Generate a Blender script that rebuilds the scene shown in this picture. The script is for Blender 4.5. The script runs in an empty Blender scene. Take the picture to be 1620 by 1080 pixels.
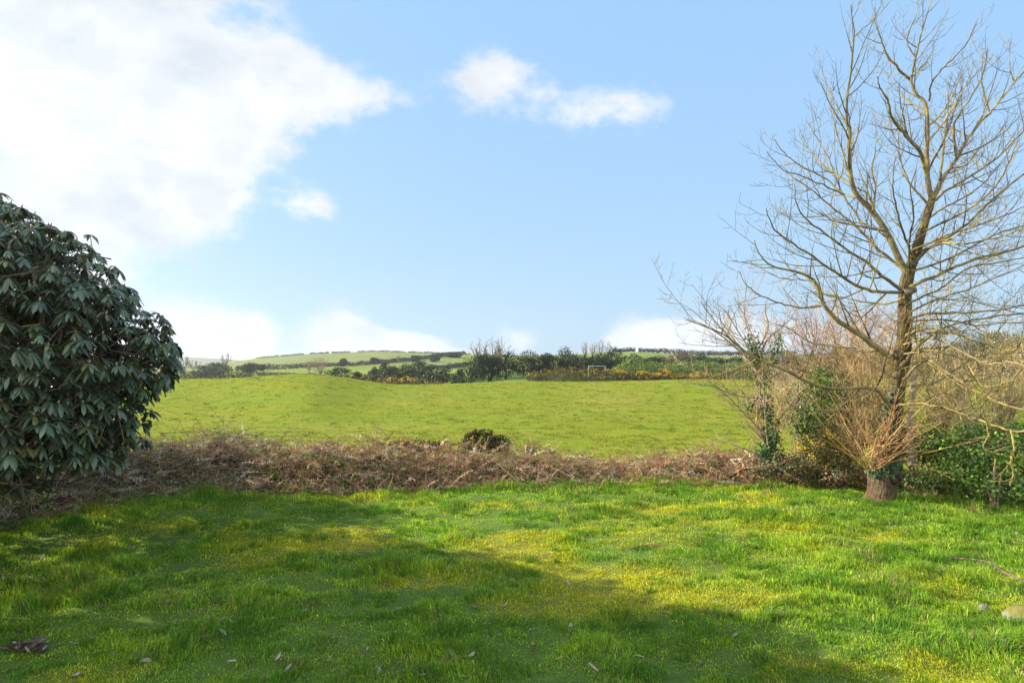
import bpy, math, zlib
import numpy as np
R = math.radians
SC = bpy.context.scene
COL = SC.collection
CAMZ = 2.4            # eye height above the lawn
F = 1000.0            # focal length in photo pixels (photo 1620 wide)
HOR = 585.0           # row of the eye-level line in the photo

# ------------------------------------------------------------------ camera
cam = bpy.data.cameras.new('camera')
cam.sensor_width = 36.0
cam.lens = 36.0 * F / 1620.0
cam.shift_y = (HOR - 540.0) / 1620.0
cam.clip_start = 0.1
cam.clip_end = 9000.0
cam_ob = bpy.data.objects.new('camera', cam)
COL.objects.link(cam_ob)
cam_ob.location = (0, 0, CAMZ)
cam_ob.rotation_euler = (R(90), 0, 0)
SC.camera = cam_ob

# ------------------------------------------------------------------ light
SUN_EL = 25.5                     # degrees above the horizon
SUN_FWD = 17.0                    # degrees forward of straight left
SUN_AZ = -(90.0 - SUN_FWD)        # clockwise from +y
SC.view_settings.view_transform = 'Standard'
SC.view_settings.look = 'None'
SC.view_settings.gamma = 1.0
SC.view_settings.exposure = 1.65

sd = np.array([math.sin(R(SUN_AZ)) * math.cos(R(SUN_EL)), math.cos(R(SUN_AZ)) * math.cos(R(SUN_EL)), math.sin(R(SUN_EL))])
sun = bpy.data.lights.new('sun', 'SUN')
sun.energy = 5.0
sun.angle = R(0.53)
sun.color = (1.0, 0.91, 0.77)
sun_ob = bpy.data.objects.new('sun', sun)
COL.objects.link(sun_ob)
from mathutils import Vector, Matrix
sun_ob.rotation_euler = Vector(sd).to_track_quat('Z', 'Y').to_euler()
sun_ob.location = (-40, 15, 30)

# ------------------------------------------------------------------ sky with clouds
def build_world():
    w = bpy.data.worlds.new('World')
    SC.world = w
    w.use_nodes = True
    nt = w.node_tree
    nt.nodes.clear()
    N = nt.nodes.new
    L = nt.links.new
    out = N('ShaderNodeOutputWorld')
    bg = N('ShaderNodeBackground')
    L(bg.outputs[0], out.inputs[0])
    sky = N('ShaderNodeTexSky')
    sky.sky_type = 'NISHITA'
    sky.sun_disc = False
    sky.sun_elevation = R(SUN_EL)
    sky.sun_rotation = R(SUN_AZ)
    sky.air_density = 1.0
    sky.dust_density = 1.2
    sky.ozone_density = 2.0
    tc = N('ShaderNodeTexCoord')
    sep = N('ShaderNodeSeparateXYZ')
    L(tc.outputs['Generated'], sep.inputs[0])

    def val(x):
        n = N('ShaderNodeValue'); n.outputs[0].default_value = x
        return n.outputs[0]

    def m(op, a, b=None, c=None, clamp=False):
        n = N('ShaderNodeMath'); n.operation = op; n.use_clamp = clamp
        for i, v in enumerate((a, b, c)):
            if v is None: continue
            if isinstance(v, (int, float)): n.inputs[i].default_value = v
            else: L(v, n.inputs[i])
        return n.outputs[0]
    az = m('ARCTAN2', sep.outputs['X'], sep.outputs['Y'])
    el = m('ARCSINE', sep.outputs['Z'])
    # noise on the sphere of directions, squashed vertically
    mp = N('ShaderNodeMapping')
    mp.inputs['Scale'].default_value = (1.0, 1.0, 1.6)
    L(tc.outputs['Generated'], mp.inputs[0])

    def noise(scale, detail, rough, dist=0.0):
        n = N('ShaderNodeTexNoise')
        n.inputs['Scale'].default_value = scale
        n.inputs['Detail'].default_value = detail
        n.inputs['Roughness'].default_value = rough
        n.inputs['Distortion'].default_value = dist
        L(mp.outputs[0], n.inputs['Vector'])
        return n.outputs[0]
    n1 = noise(5.0, 10.0, 0.60, 0.25)
    n2 = noise(13.0, 8.0, 0.62, 0.15)
    # cloud bodies, placed by direction (degrees)
    def ang(px, row):
        u = (px - 810) / F; v = (HOR - row) / F
        return math.atan2(u, 1.0), math.asin(v / math.sqrt(1 + u * u + v * v))
    bodies = [  # px, row, half width px, half height px, weight, tilt
        (60, 60, 330, 230, 1.10, 0.0), (330, 90, 210, 150, 0.95, 0.1), (520, 140, 110, 60, 0.72, 0.0),
        (130, 280, 225, 160, 1.05, 0.0), (320, 310, 80, 100, 0.5, 0.0), (-250, 180, 300, 300, 1.0, 0.0), (40, 430, 170, 80, 0.7, 0.0),
        (778, 120, 78, 54, 0.82, 0.0), (955, 178, 105, 46, 0.85, 0.0),
        (492, 330, 60, 34, 0.8, 0.0), (640, 165, 50, 30, 0.25, 0.0), (360, 25, 70, 30, -0.35, 0.0),
        (312, 530, 85, 50, 1.5, 0.0), (408, 532, 34, 38, 0.85, 0.0), (543, 530, 58, 46, 1.6, 0.0), (632, 550, 66, 28, 1.3, 0.0), (230, 560, 90, 30, 0.8, 0.0),
        (830, 535, 46, 26, 0.55, 0.0), (1045, 540, 74, 32, 1.8, 0.0), (1180, 525, 90, 34, 1.0, 0.0), (1330, 535, 110, 30, 0.7, 0.0),
        (740, 560, 60, 14, 0.5, 0.0), (930, 560, 60, 14, 0.3, 0.0), (1560, 545, 120, 22, 0.5, 0.0), (120, 555, 110, 34, 0.9, 0.0),
    ]
    cov = None
    for px, row, hw, hh, wt, tilt in bodies:
        a0, e0 = ang(px, row)
        a1, _ = ang(px + 1, row); _, e1 = ang(px, row - 1)
        sa = hw * (a1 - a0); se = hh * (e1 - e0)
        da = m('MULTIPLY', m('SUBTRACT', az, a0), 1.0 / sa)
        de = m('MULTIPLY', m('SUBTRACT', el, e0), 1.0 / se)
        if tilt: de = m('ADD', de, m('MULTIPLY', da, tilt))
        r2 = m('ADD', m('MULTIPLY', da, da), m('MULTIPLY', de, de))
        g = m('MULTIPLY', m('EXPONENT', m('MULTIPLY', r2, -0.9)), wt)
        cov = g if cov is None else m('ADD', cov, g)
    cov = m('MINIMUM', cov, 1.2)
    # unseen cloud cover added behind the viewer to lighten the shade
    back_fill = m('MULTIPLY', m('LESS_THAN', sep.outputs['Y'], -0.05), 0.72)
    cov = m('ADD', cov, back_fill)
    dens = m('ADD', cov, m('MULTIPLY', m('SUBTRACT', n1, 0.5), 1.35))
    dens = m('ADD', dens, m('MULTIPLY', m('SUBTRACT', n2, 0.5), 1.1))
    dens = m('ADD', dens, m('MULTIPLY', m('SUBTRACT', noise(38.0, 6.0, 0.6), 0.5), 0.55))
    mr = N('ShaderNodeMapRange'); mr.interpolation_type = 'SMOOTHERSTEP'
    L(dens, mr.inputs['Value'])
    mr.inputs['From Min'].default_value = 0.34
    mr.inputs['From Max'].default_value = 1.04
    mask = mr.outputs[0]
    # cloud body colour: bright, faintly grey in the thick parts
    thick = N('ShaderNodeMapRange')
    L(m('ADD', m('MULTIPLY', n2, 0.55), m('MULTIPLY', noise(3.2, 6.0, 0.55), 0.95)), thick.inputs['Value'])
    thick.inputs['From Min'].default_value = 0.58; thick.inputs['From Max'].default_value = 0.98
    cc = N('ShaderNodeMix'); cc.data_type = 'RGBA'
    L(thick.outputs[0], cc.inputs['Factor'])
    cc.inputs['A'].default_value = (4.72, 4.76, 4.8, 1)
    cc.inputs['B'].default_value = (3.0, 3.4, 3.85, 1)
    # the blue sky: thin high haze lightens it, more so low down
    hz = N('ShaderNodeMix'); hz.data_type = 'RGBA'
    hz.inputs['Factor'].default_value = 0.86
    L(sky.outputs[0], hz.inputs['A'])
    hc = N('ShaderNodeMix'); hc.data_type = 'RGBA'
    L(m('EXPONENT', m('MULTIPLY', m('MAXIMUM', el, 0.0), -4.2)), hc.inputs['Factor'])
    hc.inputs['A'].default_value = (1.70, 3.02, 4.75, 1)
    hc.inputs['B'].default_value = (2.75, 3.7, 4.5, 1)
    L(hc.outputs['Result'], hz.inputs['B'])
    dt = N('ShaderNodeVectorMath'); dt.operation = 'DOT_PRODUCT'
    L(tc.outputs['Generated'], dt.inputs[0]); dt.inputs[1].default_value = tuple(sd)
    aur_boost = m('EXPONENT', m('MULTIPLY', m('SUBTRACT', 1.0, dt.outputs['Value']), -32.0))  # extra glow for unseen clouds round the sun, added as fill light
    opp_boost = N('ShaderNodeMapRange'); opp_boost.interpolation_type = 'SMOOTHSTEP'
    L(sep.outputs['Y'], opp_boost.inputs['Value']); opp_boost.inputs['From Min'].default_value = 0.1; opp_boost.inputs['From Max'].default_value = -0.6  # unseen clouds behind the viewer made brighter, as fill for the shade
    gain = m('ADD', m('ADD', m('MULTIPLY', aur_boost, 6.0), m('MULTIPLY', opp_boost.outputs[0], 2.6)), m('ADD', 1.0, m('MULTIPLY', m('EXPONENT', m('MULTIPLY', m('MAXIMUM', el, 0.0), -11.0)), 0.28)))
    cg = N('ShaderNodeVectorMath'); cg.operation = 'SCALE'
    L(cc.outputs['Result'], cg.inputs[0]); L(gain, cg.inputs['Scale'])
    mx = N('ShaderNodeMix'); mx.data_type = 'RGBA'
    L(m('MULTIPLY', mask, 0.98), mx.inputs['Factor'])
    L(hz.outputs['Result'], mx.inputs['A'])
    L(cg.outputs[0], mx.inputs['B'])
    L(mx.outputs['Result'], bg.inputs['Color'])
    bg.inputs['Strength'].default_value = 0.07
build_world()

# ------------------------------------------------------------------ helpers
rng = np.random.default_rng(7)

def vnoise(x, y, seed=0):
    x = np.asarray(x, float); y = np.asarray(y, float)
    xi = np.floor(x).astype(np.int64); yi = np.floor(y).astype(np.int64)
    fx = x - xi; fy = y - yi
    fx = fx * fx * (3 - 2 * fx); fy = fy * fy * (3 - 2 * fy)
    def h(a, b):
        n = (a * 374761393 + b * 668265263 + seed * 974634777) & 0x7fffffff
        n = ((n ^ (n >> 13)) * 1274126177) & 0x7fffffff
        n = n ^ (n >> 16)
        return (n & 0xffff) / 65535.0
    return (h(xi, yi) * (1 - fx) + h(xi + 1, yi) * fx) * (1 - fy) + (h(xi, yi + 1) * (1 - fx) + h(xi + 1, yi + 1) * fx) * fy

def fbm(x, y, seed=0, o=4):
    s = 0; a = 0.5; t = 0
    for i in range(o):
        s = s + a * vnoise(x * 2 ** i, y * 2 ** i, seed + i * 17); t += a; a *= 0.5
    return s / t

def sstep(a, b, x):
    t = np.clip((np.asarray(x, float) - a) / (b - a), 0, 1)
    return t * t * (3 - 2 * t)

def unit(v):
    v = np.asarray(v, float)
    return v / np.maximum(np.linalg.norm(v, axis=-1, keepdims=True), 1e-9)

def P(px, row, d):
    return np.array([(px - 810) / F * d, d, CAMZ - (row - HOR) / F * d])

class Geo:
    def __init__(s):
        s.V = []; s.Q = []; s.T = []; s.C = []; s.n = 0
    def add(s, V, Q=None, T=None, C=(0.5, 0.5, 0.5)):
        V = np.asarray(V, np.float32).reshape(-1, 3)
        if len(V) == 0: return
        C = np.asarray(C, np.float32)
        if C.ndim == 1: C = np.tile(C, (len(V), 1))
        if Q is not None and len(Q): s.Q.append(np.asarray(Q, np.int64).reshape(-1, 4) + s.n)
        if T is not None and len(T): s.T.append(np.asarray(T, np.int64).reshape(-1, 3) + s.n)
        s.V.append(V); s.C.append(C); s.n += len(V)
    def build(s, name, mat, parent=None, smooth=False, origin=None):
        V = np.concatenate(s.V); C = np.concatenate(s.C)
        if origin is not None: V = V - np.asarray(origin, np.float32)
        Q = np.concatenate(s.Q) if s.Q else np.zeros((0, 4), np.int64)
        T = np.concatenate(s.T) if s.T else np.zeros((0, 3), np.int64)
        me = bpy.data.meshes.new(name)
        me.vertices.add(len(V)); me.vertices.foreach_set('co', V.ravel())
        nl = Q.size + T.size
        me.loops.add(nl)
        me.loops.foreach_set('vertex_index', np.concatenate([Q.ravel(), T.ravel()]).astype(np.int32))
        me.polygons.add(len(Q) + len(T))
        st = np.concatenate([np.arange(len(Q)) * 4, Q.size + np.arange(len(T)) * 3]).astype(np.int32)
        me.polygons.foreach_set('loop_start', st)
        me.polygons.foreach_set('use_smooth', np.full(len(st), smooth))
        me.update(calc_edges=True)
        at = me.color_attributes.new('tint', 'FLOAT_COLOR', 'POINT')
        at.data.foreach_set('color', np.concatenate([C, np.ones((len(C), 1), np.float32)], 1).ravel())
        me.materials.append(mat)
        o = bpy.data.objects.new(name, me)
        COL.objects.link(o)
        if parent is not None: o.parent = parent
        elif origin is not None: o.location = origin
        return o

def tag(o, label=None, cat=None, group=None, kind=None):
    if label: o['label'] = label
    if cat: o['category'] = cat
    if group: o['group'] = group
    if kind: o['kind'] = kind
    return o

def thing(name, label, cat, loc, group=None):
    global rng
    rng = np.random.default_rng(zlib.crc32(label.encode()))   # each thing keeps its own look when others change
    o = bpy.data.objects.new(name, None)
    COL.objects.link(o); o.location = tuple(float(v) for v in loc); o.empty_display_size = 0.2
    return tag(o, label, cat, group)

# --- materials -----------------------------------------------------
def attr_mat(name, rough=0.6, transl=0.0, spec=0.3, noise=None, bump=None, tcol=None, lichen=None):
    """surface colour from the mesh's own tint, varied by noise; optional translucency for thin leaves"""
    mt = bpy.data.materials.new(name); mt.use_nodes = True
    nt = mt.node_tree; N = nt.nodes.new; L = nt.links.new
    bs = nt.nodes['Principled BSDF']; out = nt.nodes['Material Output']
    at = N('ShaderNodeAttribute'); at.attribute_name = 'tint'
    c = at.outputs['Color']
    if noise:
        sc, amt = noise
        tc = N('ShaderNodeTexCoord'); nz = N('ShaderNodeTexNoise')
        nz.inputs['Scale'].default_value = sc; nz.inputs['Detail'].default_value = 6
        nz.inputs['Roughness'].default_value = 0.65
        L(tc.outputs['Object'], nz.inputs['Vector'])
        mr = N('ShaderNodeMapRange'); L(nz.outputs[0], mr.inputs[0])
        mr.inputs['From Min'].default_value = 0.25; mr.inputs['From Max'].default_value = 0.75
        mr.inputs['To Min'].default_value = 1 - amt; mr.inputs['To Max'].default_value = 1 + amt
        vm = N('ShaderNodeVectorMath'); vm.operation = 'SCALE'
        L(c, vm.inputs[0]); L(mr.outputs[0], vm.inputs['Scale']); c = vm.outputs[0]
    if lichen:
        tc = N('ShaderNodeTexCoord'); nz = N('ShaderNodeTexNoise')
        nz.inputs['Scale'].default_value = 3.5; nz.inputs['Detail'].default_value = 7; nz.inputs['Roughness'].default_value = 0.7
        L(tc.outputs['Object'], nz.inputs['Vector'])
        mr = N('ShaderNodeMapRange'); L(nz.outputs[0], mr.inputs[0])
        mr.inputs['From Min'].default_value = 0.50; mr.inputs['From Max'].default_value = 0.62
        mr.inputs['To Max'].default_value = 0.8
        mx_ = N('ShaderNodeMix'); mx_.data_type = 'RGBA'
        L(mr.outputs[0], mx_.inputs['Factor']); L(c, mx_.inputs['A']); mx_.inputs['B'].default_value = (*lichen, 1); c = mx_.outputs['Result']
    L(c, bs.inputs['Base Color'])
    bs.inputs['Roughness'].default_value = rough
    bs.inputs['Specular IOR Level'].default_value = spec
    if bump:
        sc, st = bump[:2]
        tc = N('ShaderNodeTexCoord'); nz = N('ShaderNodeTexNoise')
        nz.inputs['Scale'].default_value = sc; nz.inputs['Detail'].default_value = 8
        mp = N('ShaderNodeMapping'); mp.inputs['Scale'].default_value = (1, 1, bump[2] if len(bump) > 2 else 1.0)
        L(tc.outputs['Object'], mp.inputs[0]); L(mp.outputs[0], nz.inputs['Vector'])
        bp = N('ShaderNodeBump'); bp.inputs['Strength'].default_value = st; bp.inputs['Distance'].default_value = bump[3] if len(bump) > 3 else 0.02
        L(nz.outputs[0], bp.inputs['Height']); L(bp.outputs[0], bs.inputs['Normal'])
    if transl > 0:
        tr = N('ShaderNodeBsdfTranslucent')
        if tcol:
            mm = N('ShaderNodeVectorMath'); mm.operation = 'MULTIPLY'
            L(c, mm.inputs[0]); mm.inputs[1].default_value = tcol; L(mm.outputs[0], tr.inputs['Color'])
        else: L(c, tr.inputs['Color'])
        mx = N('ShaderNodeMixShader'); mx.inputs[0].default_value = transl
        L(bs.outputs[0], mx.inputs[1]); L(tr.outputs[0], mx.inputs[2]); L(mx.outputs[0], out.inputs['Surface'])
    return mt

M_GRASS = attr_mat('grass_blades', 0.6, 0.42, 0.10, tcol=(1.25, 1.2, 0.6))
M_SOIL = attr_mat('lawn_soil', 0.95, 0, 0.1, noise=(9.0, 0.35), bump=(25.0, 0.6))
M_FIELD = attr_mat('pasture', 1.0, 0, 0.0, noise=(1.2, 0.2), bump=(5.0, 0.6))
M_HILL = attr_mat('far_pasture', 1.0, 0, 0.0, noise=(0.05, 0.18))
M_RHODO = attr_mat('rhododendron_leaf', 0.34, 0.12, 0.5, tcol=(1.5, 1.6, 0.5))
M_LEAF = attr_mat('glossy_leaf', 0.5, 0.28, 0.3, tcol=(1.3, 1.3, 0.5))
M_CROWN = attr_mat('hedge_leaf', 0.85, 0.06, 0.05)
M_PETAL = attr_mat('gorse_petal', 0.6, 0.35, 0.2)
M_BARK = attr_mat('bark', 0.9, 0, 0.1, noise=(16.0, 0.75), bump=(26.0, 1.0, 0.3, 0.06), lichen=(0.12, 0.10, 0.03))
M_TWIG = attr_mat('twig_bark', 0.8, 0, 0.12, noise=(7.0, 0.45), lichen=(0.27, 0.205, 0.035))
M_DEAD = attr_mat('dead_fern', 0.8, 0.25, 0.15)
M_STONE = attr_mat('stone', 0.9, 0, 0.2, noise=(12.0, 0.4), bump=(18.0, 0.9))
M_PAINT = attr_mat('white_paint', 0.5, 0, 0.4)

# --- geometry ------------------------------------------------------
def tubes(g, paths, sides=4, col=(0.2, 0.15, 0.1), jit=0.15, cols=None):
    """paths: list of (pts n x 3, radii n); batched by n"""
    by = {}
    for i, (p, r) in enumerate(paths): by.setdefault(len(p), []).append(i)
    for n, idx in by.items():
        Pn = np.array([paths[i][0] for i in idx]); Rn = np.array([paths[i][1] for i in idx])
        K = len(idx)
        T = np.empty_like(Pn)
        T[:, 1:-1] = Pn[:, 2:] - Pn[:, :-2]; T[:, 0] = Pn[:, 1] - Pn[:, 0]; T[:, -1] = Pn[:, -1] - Pn[:, -2]
        T = unit(T)
        ov = unit(Pn[:, -1] - Pn[:, 0])
        ax = np.argmin(np.abs(ov), 1)
        ref = np.eye(3)[ax][:, None, :]
        U = unit(np.cross(np.broadcast_to(ref, T.shape), T)); W = np.cross(T, U)
        a = np.arange(sides) * 2 * np.pi / sides
        V = Pn[:, :, None] + Rn[:, :, None, None] * (np.cos(a)[None, None, :, None] * U[:, :, None] + np.sin(a)[None, None, :, None] * W[:, :, None])
        base = (np.arange(K) * n * sides)[:, None, None] + (np.arange(n - 1) * sides)[None, :, None] + np.arange(sides)[None, None, :]
        nxt = (np.arange(K) * n * sides)[:, None, None] + (np.arange(n - 1) * sides)[None, :, None] + ((np.arange(sides) + 1) % sides)[None, None, :]
        Q = np.stack([base, nxt, nxt + sides, base + sides], -1).reshape(-1, 4)
        cc = np.array([cols[i] for i in idx], float) if cols is not None else np.tile(np.asarray(col, float), (K, 1))
        cc = cc * (1 + jit * rng.uniform(-1, 1, (K, 1)))
        C = np.repeat(cc, n * sides, 0)
        g.add(V.reshape(-1, 3), Q, None, C)

def smooth_path(pts, n):
    """Catmull-Rom through pts (k x m) resampled to n"""
    p = np.asarray(pts, float)
    if len(p) == 2: p = np.array([p[0], (p[0] + p[1]) / 2, p[1]])
    q = np.vstack([2 * p[0] - p[1], p, 2 * p[-1] - p[-2]])
    s = np.linspace(0, len(p) - 1.0001, n); i = s.astype(int); t = (s - i)[:, None]
    a, b, c, d = q[i], q[i + 1], q[i + 2], q[i + 3]
    return 0.5 * ((2 * b) + (-a + c) * t + (2 * a - 5 * b + 4 * c - d) * t ** 2 + (-a + 3 * b - 3 * c + d) * t ** 3)

def sprout(start, dirn, length, n=6, up=0.5, wob=0.15, r=None):
    """one curved shoot as n points"""
    r = r or rng
    d = unit(dirn); p = [np.asarray(start, float)]; st = length / (n - 1)
    for i in range(n - 1):
        d = unit(d + np.array([0, 0, up * 1.0 / (n - 1)]) + r.normal(0, wob, 3) * 0.6)
        p.append(p[-1] + d * st)
    return np.array(p)

def perp_dir(t, r=None):
    r = r or rng
    v = r.normal(0, 1, 3); v -= t * v.dot(t)
    return unit(v)

def twig_out(paths, out, spacing, lenf, rmin, ang=(35, 65), up=0.6, n=5, start=0.15, wob=0.14, rfac=0.5):
    """side shoots off every path in paths"""
    for p, rad in paths:
        seg = np.linalg.norm(np.diff(p, axis=0), axis=1); s = np.concatenate([[0], np.cumsum(seg)]); Ln = s[-1]
        k = max(1, int(Ln * (1 - start) / spacing))
        for q in range(k):
            u = (start + (1 - start) * (q + rng.uniform(0.1, 0.9)) / k) * Ln
            i = min(np.searchsorted(s, u) - 1, len(p) - 2); i = max(i, 0)
            f = (u - s[i]) / max(seg[i], 1e-6)
            pos = p[i] * (1 - f) + p[i + 1] * f; rr = rad[i] * (1 - f) + rad[i + 1] * f
            t = unit(p[i + 1] - p[i]); a = R(rng.uniform(*ang))
            d = t * math.cos(a) + perp_dir(t) * math.sin(a)
            L_ = lenf(Ln, u / Ln) * rng.uniform(0.5, 1.25)
            if L_ < 0.03: continue
            pts = sprout(pos, d, L_, n, up, wob)
            r0 = max(min(rr * rfac, rmin + 0.012 * L_), rmin)
            out.append((pts, np.linspace(r0, rmin * 0.6, n)))

def leaves(g, pos, nrm, size, elong=2.0, col=(0.05, 0.1, 0.03), jit=0.3, fold=0.15, cols=None, hang=0.0):
    """rhombus leaves, one per row of pos, roughly facing nrm"""
    pos = np.asarray(pos, float); n = len(pos)
    if n == 0: return
    nrm = unit(np.asarray(nrm, float) + rng.normal(0, 0.45, (n, 3)))
    t = np.cross(nrm, rng.normal(0, 1, (n, 3))); t[:, 2] -= hang; t -= nrm * (t * nrm).sum(1, keepdims=True)
    t = unit(t); b = np.cross(nrm, t)
    s = np.asarray(size) * rng.uniform(0.6, 1.35, n); s = s[:, None]; w = s / elong
    V = np.stack([pos - t * s * 0.5, pos + b * w * 0.5 + nrm * w * fold, pos + t * s * 0.5, pos - b * w * 0.5 + nrm * w * fold], 1)
    cc = np.asarray(cols, float) if cols is not None else np.tile(np.asarray(col, float), (n, 1))
    cc = cc * (1 + jit * rng.uniform(-1, 1, (n, 1))) * (1 + 0.08 * rng.normal(0, 1, (n, 3)))
    i = np.arange(n)[:, None] * 4
    T = np.concatenate([i + [0, 1, 2], i + [0, 2, 3]], 0)
    g.add(V.reshape(-1, 3), None, T, np.repeat(np.clip(cc, 0.004, 1), 4, 0))

def blob_points(lumps, n, shell=0.25, r=None, rough=0.06):
    """points near the surfaces of ellipsoid lumps [(c, rad)], outside the other lumps' cores; returns pos, normal"""
    r = r or rng
    L_ = [(np.asarray(c, float), np.asarray(a, float)) for c, a in lumps]
    area = np.array([(a[0] * a[1] + a[0] * a[2] + a[1] * a[2]) for c, a in L_]); pr = area / area.sum()
    k = r.choice(len(L_), int(n * 1.7), p=pr)
    C = np.array([c for c, a in L_])[k]; A = np.array([a for c, a in L_])[k]
    d = unit(r.normal(0, 1, (len(k), 3)))
    f = 1 - shell * r.random((len(k), 1)) ** 1.3 + rough * r.normal(0, 1, (len(k), 1))
    pos = C + d * A * f
    keep = np.ones(len(k), bool)
    for c, a in L_:
        keep &= (((pos - c) / a) ** 2).sum(1) > 0.5 * (1 - shell)
    pos = pos[keep][:n]; nr = unit(d[keep][:n] / A[keep][:n])
    return pos, nr

# ------------------------------------------------------------------ ground
CR = [(-800, 602), (0, 600), (250, 598), (350, 597), (400, 594), (450, 591.5), (510, 592), (545, 596), (580, 602.5), (620, 607.5),
      (720, 606), (810, 604), (900, 604.5), (1000, 602), (1100, 600), (1200, 601), (1300, 602), (1620, 604), (2600, 604)]
RG = [(-800, 586), (0, 585), (200, 583), (300, 579), (360, 573.5), (400, 567), (480, 560.5), (560, 556.5), (610, 555.5), (660, 557),
      (740, 559.5), (850, 562), (920, 560), (960, 556.5), (1010, 555), (1060, 558), (1120, 561.5), (1200, 562), (1300, 558), (1400, 553),
      (1500, 546), (1560, 542), (1620, 538), (2000, 520), (2600, 520)]
R2 = [(-800, 575), (100, 572), (200, 563), (280, 559), (340, 563), (400, 568), (470, 566), (560, 572), (700, 580), (2600, 582)]
def ip(tab, px): 
    a = np.array(tab, float); return np.interp(px, a[:, 0], a[:, 1])
TPX = np.arange(-1600, 3300, 10.0)
TD = np.exp(np.linspace(math.log(12.5), math.log(2700.0), 240))
def make_table():
    Z = np.zeros((len(TPX), len(TD)))
    def zr(row, d): return CAMZ - (row - HOR) / F * d
    for i, px in enumerate(TPX):
        Lf = 1 - float(sstep(690, 830, px))
        c = ip(CR, px); D = np.interp(px, [-800, 780, 900, 1300, 1500, 2600], [500, 500, 400, 400, 470, 470]); rg = ip(RG, px)
        zc = zr(c, 108)
        mound = math.exp(-((px - 480) / (95.0 if px < 480 else 62.0)) ** 2)
        k = [(12.5, -0.05), (13.5, -0.25), (17, -1.05), (23, -1.85), (35, -2.65), (55, -3.15), (80, -2.35 + 1.0 * mound), (97, zc * 0.55 - 0.75 + 0.6 * mound), (108, zc), (114, zc - 0.05),
             (140, Lf * -2.2 + (1 - Lf) * 0.75), (200, Lf * zr(598, 200) + (1 - Lf) * zr(589, 200))]
        for f in (0.25, 0.5, 0.75):
            d = 200 + (D - 200) * f
            r0 = 598 * Lf + 589 * (1 - Lf)
            row = r0 + (rg - r0) * (f ** 0.9)
            if abs(f - 0.25) < 0.01: row -= 9.0 * math.exp(-((px - 394) / 20.0) ** 2)
            k.append((d, zr(row, d)))
        zt = zr(rg, D)
        k += [(D * 0.94, zr(rg, D * 0.94) + 0.3), (D, zt), (D * 1.25, zt - 8), (D * 1.8, -4), (1300, zr(592, 1300)), (1800, zr(ip(R2, px), 1800)), (2300, -12), (2700, -20)]
        k = np.array(k)
        Z[i] = np.interp(TD, k[:, 0], k[:, 1])
    for ax, w in ((1, 2), (0, 1), (1, 2)):
        ker = np.ones(2 * w + 1) / (2 * w + 1)
        pad = [(0, 0), (0, 0)]; pad[ax] = (w, w)
        Zp = np.pad(Z, pad, 'edge')
        Z = np.apply_along_axis(lambda v: np.convolve(v, ker, 'valid'), ax, Zp)
    return Z
TZ = make_table()
LD0, LDS = math.log(12.5), (math.log(2700.0) - math.log(12.5)) / 239

def far_h(x, y):
    x = np.asarray(x, float); y = np.maximum(np.asarray(y, float), 12.5)
    px = 810 + F * x / y
    i = np.clip((px - TPX[0]) / 10.0, 0, len(TPX) - 1.001); j = np.clip((np.log(y) - LD0) / LDS, 0, 238.999)
    i0 = i.astype(int); j0 = j.astype(int); fi = i - i0; fj = j - j0
    z = (TZ[i0, j0] * (1 - fi) + TZ[i0 + 1, j0] * fi) * (1 - fj) + (TZ[i0, j0 + 1] * (1 - fi) + TZ[i0 + 1, j0 + 1] * fi) * fj
    amp = sstep(18, 40, y) * (1 - sstep(110, 160, y))
    z = z + amp * (0.55 * (fbm(x / 16, y / 11, 3, 3) - 0.5) + 0.16 * (fbm(x / 3.0, y / 2.2, 9, 3) - 0.5))
    z = z + sstep(150, 250, y) * (1 - sstep(700, 1200, y)) * 1.2 * (fbm(x / 45, y / 45, 5, 3) - 0.5)
    return z

def lawn_h(x, y):
    return 0.16 * (fbm(np.asarray(x) / 2.3 + 50, np.asarray(y) / 2.3 + 50, 21, 4) - 0.5) + 0.085 * (fbm(np.asarray(x) * 2.6 + 50, np.asarray(y) * 2.6 + 50, 33, 3) - 0.5)

def H(x, y):
    x = np.asarray(x, float); y = np.asarray(y, float)
    t = sstep(12.6, 13.4, y)
    return lawn_h(x, y) * (1 - t) + far_h(x, y) * t

def HH(x, y): return float(H(np.array([x]), np.array([y]))[0])

def grid(g, X, Y, Z, C):
    a, b = X.shape
    i = np.arange(a * b).reshape(a, b)
    Q = np.stack([i[:-1, :-1], i[:-1, 1:], i[1:, 1:], i[1:, :-1]], -1).reshape(-1, 4)
    g.add(np.stack([X, Y, Z], -1).reshape(-1, 3), Q, None, C.reshape(-1, 3))

def moss_at(x, y):
    """0..1: how mossy (yellow, short) the turf is at a spot"""
    n = fbm(x / 1.15 + 20, y / 0.8 + 20, 41, 4)
    pref = 0.30 * np.exp(-(((x - 1.9) / 1.5) ** 2 + ((y - 7.4) / 1.3) ** 2)) + 0.24 * np.exp(-(((x + 2.1) / 1.3) ** 2 + ((y - 8.7) / 0.9) ** 2)) \
        + 0.30 * np.exp(-(((x - 2.9) / 0.9) ** 2 + ((y - 5.3) / 0.5) ** 2)) + 0.16 * np.exp(-(((x + 0.2) / 1.6) ** 2 + ((y - 8.6) / 1.3) ** 2)) \
        + 0.16 * np.exp(-(((x + 3.4) / 1.2) ** 2 + ((y - 8.5) / 1.6) ** 2))
    return sstep(0.47, 0.84, n + pref - 0.06)

def lush_at(x, y):
    return fbm(x / 0.8 + 70, y / 0.55 + 70, 61, 4)

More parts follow.
